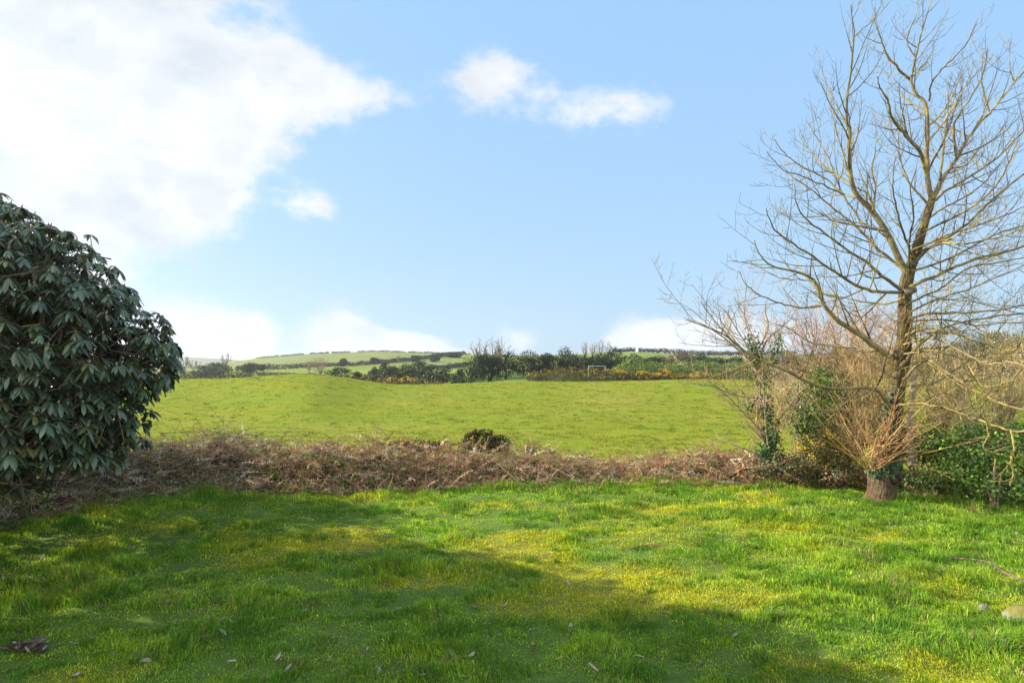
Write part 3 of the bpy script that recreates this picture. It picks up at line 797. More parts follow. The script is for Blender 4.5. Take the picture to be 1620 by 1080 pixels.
def build_pollard():
    global rng
    keep = rng; rng = np.random.default_rng(5)
    bx, by = (1395 - 810) / F * TD0, TD0
    base = np.array([bx, by, HH(bx, by)])
    t = thing('pollard_tree', 'bare spreading tree with stout pollarded trunk and yellow lichen on the right', 'tree', base)
    px = TD0 / F
    # trunk
    tr = [(1395, 800, 25), (1395, 785, 22.5), (1397, 760, 21), (1399, 738, 21.5), (1404, 715, 21.5), (1409, 690, 19.5), (1413, 655, 17), (1419, 610, 15), (1426, 570, 13.8), (1431, 530, 13), (1431, 490, 12.6),
          (1432, 460, 12.0), (1437, 433, 11.0), (1446, 408, 9.4), (1455, 378, 8.2), (1466, 345, 7.2), (1475, 314, 6.6)]
    pl = [P(a, b, TD0 + 0.25 * math.sin(i / 5.0)) for i, (a, b, r) in enumerate(tr)]
    pth = smooth_path(pl, 60); rad = np.interp(np.linspace(0, 1, 60), np.linspace(0, 1, len(tr)), [c * px * (0.92 if b_ > 690 else 0.80) for _, b_, c in tr])
    trad = rad.copy()
    g = Geo()
    # a fluted, knobbly bole rather than a pipe
    S = 36; ang = np.arange(S) * 2 * np.pi / S
    V = []; C = []
    for i in range(60):
        h = i / 59.0
        lobes = 1 + (0.10 * (1 - h) ** 2) * np.sin(ang * 3 + 1.0 + h * 4) + max(0, 1 - h * 12) ** 1.5 * (0.30 + 0.34 * np.cos(ang * 5 + 0.6) + 0.15 * np.cos(ang * 3)) + 0.16 * (vnoise(ang * 5.0, np.full(S, i * 0.10), 12) - 0.5) + 0.07 * (vnoise(ang * 11.0, np.full(S, i * 0.5), 14) - 0.5) + 0.10 * (vnoise(ang * 1.6 + 3, np.full(S, i * 0.35)) - 0.5) * 2
        knob = 1 + 0.08 * math.exp(-((i - 9) / 3.0) ** 2) + 0.10 * math.exp(-((i - 31) / 1.6) ** 2)
        r = rad[i] * lobes * knob
        V.append(pth[i] + np.stack([np.cos(ang) * r, np.sin(ang) * r, np.zeros(S)], 1) - base)
        li = 0.6 * vnoise(ang * 2.3, np.full(S, i * 0.45), 5) + 0.4 * vnoise(ang * 7, np.full(S, i * 1.1), 6)
        moss = sstep(0.55, 0.75, li)[:, None] * 0.75
        C.append(np.array([0.068, 0.046, 0.028]) * (1 - moss) + np.array([0.10, 0.085, 0.02]) * moss)
    V = np.concatenate(V); C = np.concatenate(C)
    i = np.arange(60 * S).reshape(60, S); j = np.roll(i, -1, 1)
    g.add(V, np.stack([i[:-1], j[:-1], j[1:], i[1:]], -1).reshape(-1, 4), None, C)
    trunk = g.build('trunk', M_BARK, t, smooth=True)
    LIMBS = [  # polyline px, r0 px, r1 px, depth end offset
        ([(1434, 432), (1415, 395), (1395, 355), (1372, 325), (1356, 310), (1345, 280), (1343, 240), (1344, 205), (1340, 195), (1341, 150), (1348, 95), (1351, 50), (1346, 8)], 9.0, 0.6, -0.6),
        ([(1356, 312), (1330, 305), (1310, 285), (1270, 264), (1240, 242), (1225, 220)], 3.0, 0.5, 0.3),
        ([(1336, 308), (1300, 292), (1262, 276), (1240, 270), (1213, 240)], 2.0, 0.5, -1.0),
        ([(1475, 316), (1467, 285), (1466, 240), (1467, 195), (1463, 163), (1450, 150), (1442, 130), (1447, 95), (1455, 65), (1463, 35), (1475, -2)], 7.0, 0.6, 0.5),
        ([(1442, 128), (1425, 113), (1405, 90), (1394, 62), (1386, 42), (1384, 10)], 4.0, 0.5, 0.2),
        ([(1449, 92), (1436, 72), (1437, 55), (1448, 28), (1453, 0)], 2.2, 0.5, 0.9),
        ([(1475, 316), (1488, 290), (1502, 268), (1515, 250), (1527, 225), (1550, 195), (1572, 172), (1605, 130), (1632, 100)], 6.5, 0.7, 0.8),
        ([(1567, 180), (1557, 150), (1553, 118), (1556, 78)], 2.4, 0.5, 1.2),
        ([(1605, 130), (1598, 112), (1597, 90), (1599, 62)], 1.8, 0.5, 1.0),
        ([(1514, 252), (1510, 225), (1509, 200), (1515, 185), (1535, 155), (1555, 118), (1562, 78)], 4.0, 0.5, -0.9),
        ([(1466, 275), (1455, 240), (1432, 213), (1411, 187), (1405, 160), (1393, 140), (1388, 122)], 5.5, 0.6, -1.1),
        ([(1437, 218), (1430, 190), (1424, 160), (1422, 130)], 2.2, 0.5, -0.6),
        ([(1488, 285), (1492, 240), (1497, 195), (1500, 165), (1498, 130)], 3.6, 0.5, 1.4),
        ([(1470, 160), (1473, 135), (1490, 110), (1513, 88), (1533, 62), (1547, 28)], 2.6, 0.5, -0.3),
        ([(1444, 418), (1466, 395), (1490, 380), (1525, 358), (1560, 325), (1600, 290), (1650, 255)], 5.0, 1.0, -1.2),
        ([(1438, 455), (1482, 435), (1522, 418), (1562, 405), (1604, 395), (1660, 372)], 5.0, 1.2, -0.6),
        ([(1474, 322), (1500, 300), (1552, 268), (1590, 238), (1650, 175)], 3.8, 1.0, 1.2),
        ([(1458, 390), (1500, 372), (1540, 358), (1580, 345), (1640, 318)], 3.2, 0.8, 1.2),
        ([(1462, 365), (1520, 338), (1560, 310), (1590, 270), (1612, 220)], 3.0, 0.6, -1.6),
        ([(1425, 458), (1400, 440), (1372, 415), (1340, 395), (1300, 365), (1265, 335), (1257, 292)], 5.0, 0.6, -0.8),
        ([(1432, 428), (1390, 395), (1355, 358), (1325, 335), (1290, 305), (1262, 285), (1242, 272)], 4.2, 0.6, 1.0),
        ([(1428, 462), (1392, 462), (1362, 455), (1335, 440), (1295, 412), (1255, 385), (1225, 362), (1212, 330)], 4.8, 0.6, -1.5),
        ([(1410, 565), (1385, 548), (1352, 525), (1325, 506), (1306, 486), (1297, 464), (1287, 442), (1262, 430), (1228, 423), (1203, 405), (1193, 380)], 8.0, 0.7, -0.4),
        ([(1299, 484), (1270, 487), (1235, 480), (1200, 465), (1180, 450), (1169, 428)], 2.6, 0.5, -0.8),
        ([(1290, 445), (1265, 442), (1235, 440), (1205, 425), (1180, 410)], 2.0, 0.5, 0.6),
        ([(1412, 650), (1392, 622), (1375, 613), (1320, 615), (1280, 605), (1240, 585), (1192, 565), (1165, 545), (1140, 527), (1086, 506)], 6.0, 0.6, -2.2),
        ([(1190, 565), (1150, 530), (1125, 500), (1110, 480)], 2.0, 0.5, -2.0),
        ([(1416, 560), (1370, 552), (1330, 548), (1280, 540), (1250, 520), (1225, 512)], 3.2, 0.6, 1.3),
        ([(1434, 530), (1462, 520), (1500, 524), (1552, 541), (1602, 554), (1622, 530)], 4.2, 1.0, -1.8),
        ([(1424, 580), (1452, 548), (1490, 520), (1530, 508), (1580, 500), (1650, 492)], 4.0, 1.0, -0.5),
        ([(1436, 505), (1475, 495), (1530, 494), (1580, 490), (1650, 478)], 3.6, 1.0, 0.8),
        ([(1437, 495), (1490, 470), (1540, 455), (1590, 432), (1650, 410)], 3.0, 0.8, 1.8),
        ([(1428, 600), (1465, 570), (1500, 590), (1545, 618), (1590, 640), (1650, 655)], 3.8, 1.0, -2.4),
        ([(1424, 640), (1470, 640), (1520, 655), (1560, 668), (1610, 682), (1650, 672)], 4.0, 1.3, -2.8),
        ([(1600, 680), (1604, 705), (1600, 730), (1604, 750), (1598, 768)], 2.6, 1.0, -2.6),
        ([(1560, 665), (1563, 690), (1556, 705), (1570, 715), (1592, 706)], 1.5, 0.6, -2.7),
        ([(1430, 560), (1480, 555), (1525, 570), (1545, 598), (1560, 612), (1610, 600)], 2.8, 0.8, -2.0),
        ([(1440, 430), (1500, 410), (1560, 378), (1600, 362), (1660, 350)], 3.4, 0.8, 1.6),
        ([(1450, 400), (1490, 385), (1530, 385), (1590, 372), (1660, 345)], 3.0, 0.8, -2.0),
        ([(1462, 350), (1500, 325), (1545, 300), (1580, 262), (1605, 225)], 3.0, 0.5, 1.8),
        ([(1470, 325), (1440, 290), (1425, 255), (1422, 215), (1428, 180)], 3.0, 0.5, 1.5),
        ([(1445, 410), (1430, 370), (1418, 330), (1412, 290), (1417, 250)], 3.2, 0.5, -1.4),
        ([(1440, 425), (1438, 385), (1446, 340), (1440, 300), (1450, 265)], 3.0, 0.5, -1.9),
        ([(1380, 335), (1385, 300), (1380, 265), (1386, 230), (1384, 190)], 2.8, 0.5, 0.8),
        ([(1400, 365), (1365, 352), (1330, 300), (1310, 250), (1290, 215), (1275, 190)], 3.0, 0.5, 1.4),
        ([(1432, 470), (1405, 480), (1370, 478), (1330, 470), (1290, 462), (1262, 465)], 3.0, 0.5, 1.6),
        ([(1436, 480), (1490, 455), (1530, 425), (1580, 415), (1660, 400)], 3.2, 0.8, 1.2),
        ([(1433, 510), (1490, 505), (1545, 515), (1590, 510), (1660, 515)], 3.0, 0.8, 2.0),
        ([(1430, 545), (1470, 535), (1510, 550), (1560, 575), (1600, 572), (1650, 590)], 2.8, 0.8, -2.6),
        ([(1425, 610), (1480, 605), (1530, 572), (1570, 560), (1640, 558)], 2.8, 0.8, 1.0),
    ]
    def lenf(L_, u): return min(0.15 + 0.42 * L_ * (1 - 0.65 * u), 1.5)
    for k, (pl, r0, r1, dz) in enumerate(LIMBS):
        n = 26
        d0 = TD0
        if k in (1, 2): d0 = TD0 - 0.3
        if k in (4, 5, 13): d0 = TD0 + 0.4
        if k in (7, 8): d0 = TD0 + 0.7
        if k in (23, 24): d0 = TD0 - 0.25
        if k == 26: d0 = TD0 - 1.9
        if k in (34, 35): d0 = TD0 - 2.6
        p = px_path(pl, d0, TD0 + dz, n, 0.15 * rng.normal()) - base
        p[1:-1] += rng.normal(0, 0.006, (n - 2, 3))
        rad = np.linspace(r0, r1, n) * px * np.linspace(1.0, 1.0, n)
        r0 *= 0.58
        rad = (r1 + (r0 - r1) * (1 - np.linspace(0, 1, n)) ** 1.0) * px
        main = [(p, rad)]
        low = pl[0][1] > 480
        sec = []; twig_out(main, sec, 0.205, lenf, 0.0034, (32, 62), 0.85 if not low else 0.35, 8, 0.10, 0.13, 0.55)
        ter = []; twig_out(sec, ter, 0.14, lambda L_, u: 0.10 + 0.38 * L_ * (1 - 0.6 * u), 0.0028, (35, 70), 0.9, 5, 0.12, 0.16, 0.6)
        spur = []; twig_out([(a, b) for a, b in ter if np.linalg.norm(a[-1] - a[0]) > 0.22], spur, 0.11, lambda L_, u: rng.uniform(0.05, 0.16), 0.0026, (40, 80), 0.8, 4, 0.15, 0.2, 0.7)
        g = Geo()
        tubes(g, main, 9, (0.11, 0.088, 0.045) if not low else (0.17, 0.135, 0.062), 0.1)
        def yell(ps):
            return [np.array([0.075, 0.058, 0.036]) * rng.uniform(0.7, 1.3) if rng.random() > 0.30 else np.array([0.23, 0.18, 0.05]) for _ in ps]
        tubes(g, sec, 5, cols=yell(sec)); tubes(g, ter, 4, cols=yell(ter)); tubes(g, spur, 3, (0.075, 0.055, 0.038))
        g.build('limb', M_TWIG, t, smooth=True)
    # lopped stub ends
    for (a, b, da) in ((1441, 460, 0.6), (1420, 560, -0.5)):
        g = Geo(); c = P(a, b, TD0 - 0.12) - base
        d = unit(np.array([da, -0.7, 0.35])); p = np.array([c - d * 0.08, c, c + d * 0.085, c + d * 0.09])
        tubes(g, [(p, np.array([0.09, 0.07, 0.055, 0.001]))], 10, (0.12, 0.095, 0.07)); g.build('stub', M_BARK, t, smooth=True)
    # fan of young shoots from the pollard head
    g = Geo(); paths = []; cols = []
    for q in range(62):
        a = rng.uniform(-1.0, 1.0)
        s = P(rng.uniform(1368, 1408), 742 - 42 * rng.random() ** 2, TD0 - rng.uniform(-0.05, 0.27)) - base
        if rng.random() < 0.62: d = np.array([-0.6 + 0.6 * rng.normal(), -0.25 + 0.5 * rng.normal(), 1.0])
        else: d = np.array([0.6 + 0.4 * rng.normal(), -0.4 + 0.3 * rng.normal(), 0.8])
        L_ = rng.uniform(0.5, 1.75)
        p = sprout(s, d, L_, 9, rng.uniform(-0.2, 0.5), 0.13); r0 = rng.uniform(0.005, 0.013)
        paths.append((p, np.linspace(r0, 0.0028, 9)))
        c = [np.array([0.36, 0.17, 0.08]), np.array([0.42, 0.27, 0.10]), np.array([0.25, 0.12, 0.07])][rng.integers(3)]
        cols.append(c * rng.uniform(0.75, 1.2))
    tw = []; twig_out(paths, tw, 0.35, lambda L_, u: rng.uniform(0.1, 0.4), 0.0026, (25, 50), 0.5, 5, 0.4)
    tubes(g, paths, 5, cols=cols); tubes(g, tw, 3, (0.30, 0.16, 0.08), 0.3)
    g.build('shoots', M_TWIG, t, smooth=True)
    # knobbly burrs where the shoots break out
    g = Geo()
    for q in range(16):
        a = rng.uniform(-3.0, 0.2); c = pth[9 + rng.integers(-2, 4)] - base + np.array([math.cos(a), math.sin(a), 0]) * 0.21
        n1_, n2_ = 10, 7
        TH, PH = np.meshgrid(np.linspace(0, 2 * np.pi, n1_, endpoint=False), np.linspace(-np.pi / 2, np.pi / 2, n2_), indexing='ij')
        dd_ = np.stack([np.cos(TH) * np.cos(PH), np.sin(TH) * np.cos(PH), np.sin(PH)], -1)
        sz = rng.uniform(0.045, 0.09); rr_ = sz * (0.75 + 0.6 * fbm(dd_[..., 0] * 2 + q, dd_[..., 1] * 2 + dd_[..., 2] * 2, q, 3))[..., None]
        ii = np.arange(n1_ * n2_).reshape(n1_, n2_); jj = np.roll(ii, -1, 0)
        g.add((c + dd_ * rr_).reshape(-1, 3), np.stack([ii[:, :-1], jj[:, :-1], jj[:, 1:], ii[:, 1:]], -1).reshape(-1, 4), None, np.array([0.06, 0.045, 0.03]) * rng.uniform(0.7, 1.4))
    g.build('knobs', M_BARK, t, smooth=True)
    # more shoots up the trunk
    g = Geo(); paths = []; cols = []
    for q in range(120):
        i = rng.integers(12, 36); c = pth[i] - base
        a = rng.uniform(0, 6.283); d = np.array([math.cos(a), -abs(math.sin(a)) * 0.9, rng.uniform(0.1, 1.0)])
        p = sprout(c + np.array([d[0], d[1], 0]) * 0.12, d, rng.uniform(0.35, 1.5), 8, rng.uniform(-0.3, 0.6), 0.14); r0 = rng.uniform(0.0045, 0.010)
        paths.append((p, np.linspace(r0, 0.0028, 8))); cols.append(np.array([0.34, 0.25, 0.11]) * rng.uniform(0.6, 1.2))
    tw = []; twig_out(paths, tw, 0.22, lambda L_, u: rng.uniform(0.1, 0.45), 0.0026, (25, 60), 0.4, 5, 0.3)
    tubes(g, paths, 4, cols=cols); tubes(g, tw, 3, (0.28, 0.19, 0.09), 0.3)
    g.build('shoots', M_TWIG, t, smooth=True)
    # ivy on the bole
    g = Geo(); n = 460
    i = (9 + 17 * rng.random(n) ** 1.5).astype(int); a = rng.normal(-2.2, 0.5, n) + 0.35 * np.sin(i * 1.3)
    nr = np.stack([np.cos(a), np.sin(a), np.zeros(n)], 1)
    pos = pth[i] + nr * (trad[i] * 1.05 + rng.uniform(0.0, 0.06, n))[:, None] + rng.normal(0, 0.03, (n, 3)) - base
    leaves(g, pos, nr + [0, 0, 0.3], 0.075, 1.25, (0.03, 0.062, 0.025), 0.4)
    g.build('ivy', M_LEAF, t)
    rng = keep
build_pollard()

# ------------------------------------------------------------------ shrubs between the lawn and the field
def ground_pt(px, d):
    x = (px - 810) / F * d
    return np.array([x, d, float(bank_z(np.array([x]), np.array([d]))[0])])

def ivy_column(g, path, radii, n, base, leaf=0.06, col=(0.05, 0.105, 0.026)):
    path = np.asarray(path)
    i = rng.integers(0, len(path), n); nr = unit(rng.normal(0, 1, (n, 3)))
    pos = path[i] + nr * (np.asarray(radii)[i] * rng.uniform(0.35, 1.1, n))[:, None] - base
    leaves(g, pos, nr + [0, 0, 0.4], leaf, 1.25, col, 0.45)

def bare_shrub(name, label, cat, px, d, stems, col, tips, r0=0.02, group=None, dens=0.16, twl=0.5, up=0.5):
    """stems: list of pixel polylines; secondary shoots grow off them"""
    base = ground_pt(px, d)
    t = thing(name, label, cat, base, group)
    g = Geo(); mains = []
    for pl in stems:
        dz = rng.normal(0, 0.5)
        p = px_path(pl, d, d + dz, 14, rng.normal(0, 0.1)) - base
        rr = r0 * rng.uniform(0.6, 1.1)
        mains.append((p, np.linspace(rr, 0.005, 14)))
    sec = []; twig_out(mains, sec, dens, lambda L_, u: min(0.15 + twl * L_ * (1 - 0.6 * u), 1.1), 0.0044, (25, 60), up, 7, 0.1, 0.14, 0.6)
    ter = []; twig_out(sec, ter, dens * 0.8, lambda L_, u: 0.08 + 0.4 * L_ * (1 - 0.6 * u), 0.0036, (25, 60), up, 5, 0.1, 0.16, 0.6)
    tubes(g, mains, 6, col, 0.15); g.build('stems', M_TWIG, t, smooth=True)
    g = Geo(); tubes(g, sec, 4, tips, 0.3); tubes(g, ter, 3, tips, 0.35); g.build('twigs', M_TWIG, t)
    return t, base, [m_[0] for m_ in mains]

def leafy_bush(name, label, cat, px, d, lumps_px, n, leaf, cols, shell=0.5, group=None, elong=1.6, mat=None, depth=0.9):
    """lumps_px: (px, row, half width px, half height px, depth offset)"""
    base = ground_pt(px, d); t = thing(name, label, cat, base, group)
    lumps = []
    for a, b, hw, hh, dz in lumps_px:
        dd = d + dz; lumps.append((P(a, b, dd), (hw / F * dd, depth * hw / F * dd, hh / F * dd)))
    pos, nr = blob_points(lumps, n, shell)
    ok = pos[:, 2] > bank_z(pos[:, 0], pos[:, 1]) - 0.02; pos, nr = pos[ok], nr[ok]
    cols = np.array(cols); k = rng.integers(0, len(cols), len(pos))
    g = Geo(); leaves(g, pos - base, nr, leaf, elong, cols=cols[k], jit=0.35); g.build('foliage', mat or M_LEAF, t)
    g = Geo(); paths = []
    for q in range(26):
        e = pos[rng.integers(len(pos))] - base; s = np.array([rng.normal(0, 0.15), rng.normal(0, 0.15), -0.05])
        mid = (s + e) / 2 + rng.normal(0, 0.12, 3)
        paths.append((smooth_path([s, mid, e], 8), np.linspace(rng.uniform(0.008, 0.02), 0.004, 8)))
    tubes(g, paths, 4, (0.14, 0.10, 0.065), 0.3); g.build('stems', M_TWIG, t)
    return t, base, pos, nr

GREEN = [(0.030, 0.075, 0.020), (0.055, 0.115, 0.025), (0.095, 0.15, 0.03)]
def gorse_bush(label, px, d, lumps_px, n=1500, fl=0.12, leaf=0.10, cols=((0.040, 0.050, 0.020), (0.075, 0.07, 0.03), (0.10, 0.075, 0.04)), group=None, depth=0.9, flsize=0.05):
    base = ground_pt(px, d) if d < 16 else np.array([(px - 810) / F * d, d, float(H(np.array([(px - 810) / F * d]), np.array([d]))[0])])
    t = thing('gorse_bush', label, 'gorse', base, group)
    lumps = []
    for a, b, hw, hh, dz in lumps_px:
        dd = d + dz; lumps.append((P(a, b, dd), (hw / F * dd, depth * hw / F * dd, hh / F * dd)))
    pos, nr = blob_points(lumps, n, 0.45)
    cols = np.array(cols); k = rng.integers(0, len(cols), len(pos))
    g = Geo(); leaves(g, pos - base, nr * 0.6 + rng.normal(0, 0.5, nr.shape), leaf, 3.2, cols=cols[k], jit=0.3); g.build('foliage', M_CROWN, t)
    m_ = int(len(pos) * fl)
    if m_ > 4:
        p2, n2 = blob_points(lumps, m_ * 3, 0.16)
        q = vnoise(p2[:, 0] * (5 / max(lumps[0][1][0] * 1.6, .3)), p2[:, 2] * (5 / max(lumps[0][1][0] * 1.6, .3)) + p2[:, 1]) + 0.25 * (n2[:, 2])
        o = np.argsort(-q)[:m_]; p2, n2 = p2[o], n2[o]
        g = Geo(); leaves(g, p2 + n2 * leaf * 0.25 - base, n2, flsize, 1.2, (0.50, 0.31, 0.018), 0.3); g.build('blossoms', M_PETAL, t)
    g = Geo(); paths = []
    for q in range(10):
        e = pos[rng.integers(len(pos))] - base; s = np.array([rng.normal(0, 0.1), rng.normal(0, 0.1), -0.05]) * max(1, d / 60)
        paths.append((smooth_path([s, (s + e) / 2 + rng.normal(0, 0.05, 3), e], 6), np.linspace(0.012, 0.006, 6) * max(1, d / 40)))
    tubes(g, paths, 4, (0.13, 0.09, 0.06), 0.2); g.build('stems', M_TWIG, t)
    return t

def build_mid():
    leafy_bush('evergreen_shrub', 'dark evergreen shrub almost hidden behind the rhododendron', 'shrub', 0, 12.6,
        [(10, 560, 118, 105, 0), (-30, 650, 130, 110, 0.3), (60, 640, 90, 90, -0.2), (-20, 510, 80, 60, 0.2)], 9000, 0.13, [(0.03, 0.06, 0.02), (0.05, 0.09, 0.025)], 0.6, depth=1.0)
    # slim leaning shrub with ivy
    t, base, mains = bare_shrub('ivy_clad_shrub', 'slim bare shrub wrapped in dark ivy, left of the pollard tree', 'shrub', 1222, 13.6,
        [[(1222, 735), (1205, 690), (1192, 668), (1178, 655), (1150, 625), (1125, 605), (1105, 588)],
         [(1208, 692), (1196, 668), (1204, 640), (1200, 600), (1200, 560), (1180, 515), (1178, 480), (1182, 450)],
         [(1220, 735), (1212, 680), (1208, 620), (1205, 570), (1190, 530), (1178, 500), (1160, 470)],
         [(1200, 580), (1170, 555), (1140, 530), (1110, 512), (1082, 503)],
         [(1200, 575), (1212, 540), (1228, 525), (1250, 505), (1258, 490)],
         [(1204, 600), (1190, 560), (1165, 520), (1150, 495), (1135, 482)],
         [(1215, 700), (1235, 660), (1262, 625), (1285, 600)],
         [(1205, 630), (1165, 625), (1130, 612), (1085, 605)],
         [(1222, 735), (1190, 715), (1165, 705), (1140, 692)],
         [(1195, 560), (1215, 520), (1210, 490), (1215, 470)]],
        (0.22, 0.175, 0.115), (0.27, 0.18, 0.135), 0.028, dens=0.19, twl=0.42)
    g = Geo()
    for a, b, n in (((1226, 745), (1212, 640), 900), ((1212, 640), (1196, 545), 520), ((1196, 600), (1188, 525), 260), ((1222, 575), (1232, 530), 200), ((1205, 720), (1225, 690), 500), ((1196, 650), (1182, 640), 60)):
        pth = np.linspace(P(*a, 13.6), P(*b, 13.6), 24); ivy_column(g, pth, np.linspace(0.30 if n > 600 else 0.2, 0.16, 24) * (0.7 + 0.6 * rng.random(24)), n, base, 0.062)
    g.build('ivy', M_LEAF, t)
    # evergreen bush behind the pollard
    leafy_bush('evergreen_bush', 'broad glossy evergreen bush behind the pollard trunk', 'shrub', 1315, 14.0,
        [(1288, 640, 46, 50, 0.1), (1330, 628, 50, 46, 0.4), (1365, 655, 50, 54, 0.7), (1275, 672, 26, 30, 0), (1325, 690, 50, 40, 0.4), (1300, 598, 24, 26, 0.4)], 7500, 0.075,
        [(0.055, 0.105, 0.024), (0.09, 0.155, 0.03), (0.15, 0.21, 0.04), (0.06, 0.085, 0.03)], 0.6)
    gorse_bush('gorse bush with bright yellow flowers beside the pollard trunk', 1305, 13.0, [(1300, 705, 34, 24, 0), (1325, 725, 30, 24, 0.1), (1285, 728, 24, 20, 0)], 2600, 0.16, 0.075,
               cols=((0.05, 0.06, 0.02), (0.10, 0.10, 0.03), (0.13, 0.09, 0.045)), flsize=0.045)
    gorse_bush('dark rounded gorse bush standing above the middle of the bracken bank', 765, 14.6, [(762, 698, 30, 20, 0), (745, 703, 18, 16, -0.1), (790, 703, 20, 15, 0.1), (752, 690, 12, 12, 0)], 2600, 0.035, 0.08,
               cols=((0.018, 0.028, 0.010), (0.035, 0.04, 0.018), (0.06, 0.05, 0.025)), flsize=0.04)
    gorse_bush('low gorse with yellow sprigs poking through the bracken', 650, 14.3, [(632, 705, 22, 10, 0), (655, 706, 24, 12, 0.1)], 1100, 0.16, 0.07, flsize=0.045)
    gorse_bush('low dark gorse just left of the dark rounded gorse bush', 688, 14.5, [(678, 708, 20, 12, 0), (700, 709, 20, 12, 0.1)], 1000, 0.02, 0.07, cols=((0.02, 0.03, 0.012), (0.04, 0.045, 0.02)))
    # ivy bush at the right edge
    leafy_bush('ivy_bush', 'dense sunlit ivy bush at the right edge of the lawn', 'shrub', 1570, 11.4,
        [(1540, 715, 48, 42, 0.3), (1590, 725, 62, 62, 0.2), (1520, 745, 36, 38, 0.1), (1580, 770, 62, 36, -0.1), (1640, 720, 50, 70, 0.3), (1700, 715, 70, 80, 0.3), (1530, 690, 28, 30, 0.5), (1480, 700, 26, 26, 1.0)],
        11000, 0.068, [(0.06, 0.12, 0.02), (0.11, 0.21, 0.03), (0.17, 0.28, 0.04), (0.07, 0.10, 0.03)], 0.5)
    leafy_bush('bramble_bush', 'low dark bramble bush right behind the pollard trunk', 'shrub', 1455, 13.2,
        [(1455, 705, 40, 32, 0), (1430, 700, 28, 28, 0.3), (1490, 715, 30, 24, 0.1)], 2400, 0.065, [(0.028, 0.05, 0.02), (0.06, 0.085, 0.028), (0.12, 0.10, 0.05)], 0.6)
    # thickets of bare twigs either side of the pollard
    def fan(px, row, spread, top, k, droop=0):
        out = []
        for q in range(k):
            a = px + rng.normal(0, 8); e = px + rng.uniform(-spread, spread); tt = top + rng.uniform(0, 40)
            out.append([(a, row), (a + (e - a) * 0.35, row - (row - tt) * 0.5), (e, tt + droop * rng.random()), (e + np.sign(e - px) * rng.uniform(5, 22), tt + rng.uniform(-18, 22))])
        return out
    bare_shrub('bare_shrub', 'reddish bare shrub tangle left of the pollard trunk, above the evergreen bush', 'shrub', 1330, 15.4, fan(1325, 720, 80, 500, 15), (0.24, 0.14, 0.10), (0.27, 0.15, 0.105), 0.016, dens=0.15)
    bare_shrub('bare_shrub', 'yellowish bare shrub tangle directly behind the pollard trunk', 'shrub', 1390, 13.2, fan(1385, 725, 80, 530, 11), (0.30, 0.22, 0.10), (0.30, 0.20, 0.10), 0.014, dens=0.15)
    bare_shrub('bare_shrub', 'olive bare shrub tangle right of the pollard trunk, arching over the dark bramble', 'shrub', 1490, 13.6, fan(1490, 720, 85, 540, 16, 30), (0.40, 0.31, 0.16), (0.36, 0.27, 0.14), 0.02, dens=0.2)
    bare_shrub('bare_shrub', 'olive bare shrub tangle rising behind the ivy bush at the right edge', 'shrub', 1580, 13.4, fan(1580, 730, 90, 550, 18, 40), (0.40, 0.31, 0.16), (0.34, 0.26, 0.14), 0.02, dens=0.2)
    bare_shrub('bare_shrub', 'pinkish wispy bare shrub between the ivy clad shrub and the evergreen bush', 'shrub', 1262, 15.8, fan(1262, 720, 45, 575, 9), (0.25, 0.17, 0.13), (0.29, 0.19, 0.155), 0.012, dens=0.16)
    bare_shrub('bare_shrub', 'straw coloured bare tangle just left of the pollard trunk, in front of the evergreen bush', 'shrub', 1348, 13.0, fan(1345, 735, 60, 590, 6, 30), (0.33, 0.24, 0.11), (0.33, 0.22, 0.11), 0.014, dens=0.18)
    bare_shrub('bare_shrub', 'pale drooping bare tangle above the left side of the ivy bush', 'shrub', 1535, 12.6, fan(1530, 730, 75, 560, 13, 70), (0.42, 0.33, 0.17), (0.40, 0.30, 0.15), 0.017, dens=0.2)
    bare_shrub('bare_shrub', 'russet bare tangle low behind the slim ivy clad shrub', 'shrub', 1215, 15.0, fan(1215, 730, 60, 600, 9), (0.27, 0.16, 0.11), (0.30, 0.17, 0.12), 0.012, dens=0.18)
    leafy_bush('bramble_bush', 'low rusty green bramble bush at the foot of the ivy clad shrub', 'shrub', 1245, 13.3,
        [(1240, 742, 40, 26, 0), (1275, 748, 34, 24, 0), (1205, 745, 28, 20, 0.1)], 2400, 0.06, [(0.05, 0.085, 0.025), (0.10, 0.09, 0.04), (0.16, 0.10, 0.05)], 0.6)
    leafy_bush('bramble_bush', 'small green bramble bush right of the pollard trunk base', 'shrub', 1465, 12.2,
        [(1460, 762, 34, 22, 0), (1490, 765, 30, 20, 0.1), (1435, 765, 22, 16, 0.2)], 2200, 0.055, [(0.06, 0.13, 0.025), (0.10, 0.17, 0.03), (0.14, 0.11, 0.05)], 0.6)
    leafy_bush('bramble_bush', 'small brownish bramble bush left of the pollard trunk base', 'shrub', 1335, 12.8,
        [(1330, 752, 34, 20, 0), (1360, 758, 22, 16, 0)], 1500, 0.055, [(0.06, 0.09, 0.025), (0.16, 0.11, 0.05), (0.20, 0.12, 0.06)], 0.6)
    # pale second stem right behind the pollard
    base = ground_pt(1443, 12.9); t = thing('bare_sapling', 'pale slim bare trunk standing right behind the pollard trunk', 'tree', base)
    g = Geo(); tubes(g, [(px_path([(1443, 735), (1440, 690), (1441, 650), (1444, 610), (1440, 560)], 12.9, 12.9, 14) - base, np.linspace(0.075, 0.045, 14))], 9, (0.42, 0.34, 0.26), 0); g.build('trunk', M_BARK, t, smooth=True)
    m_ = [(px_path([(1444, 612), (1452, 580), (1450, 540), (1458, 500)], 12.9, 13.3, 10) - base, np.linspace(0.03, 0.006, 10)), (px_path([(1440, 562), (1428, 530), (1412, 505)], 12.9, 13.2, 10) - base, np.linspace(0.03, 0.006, 10))]
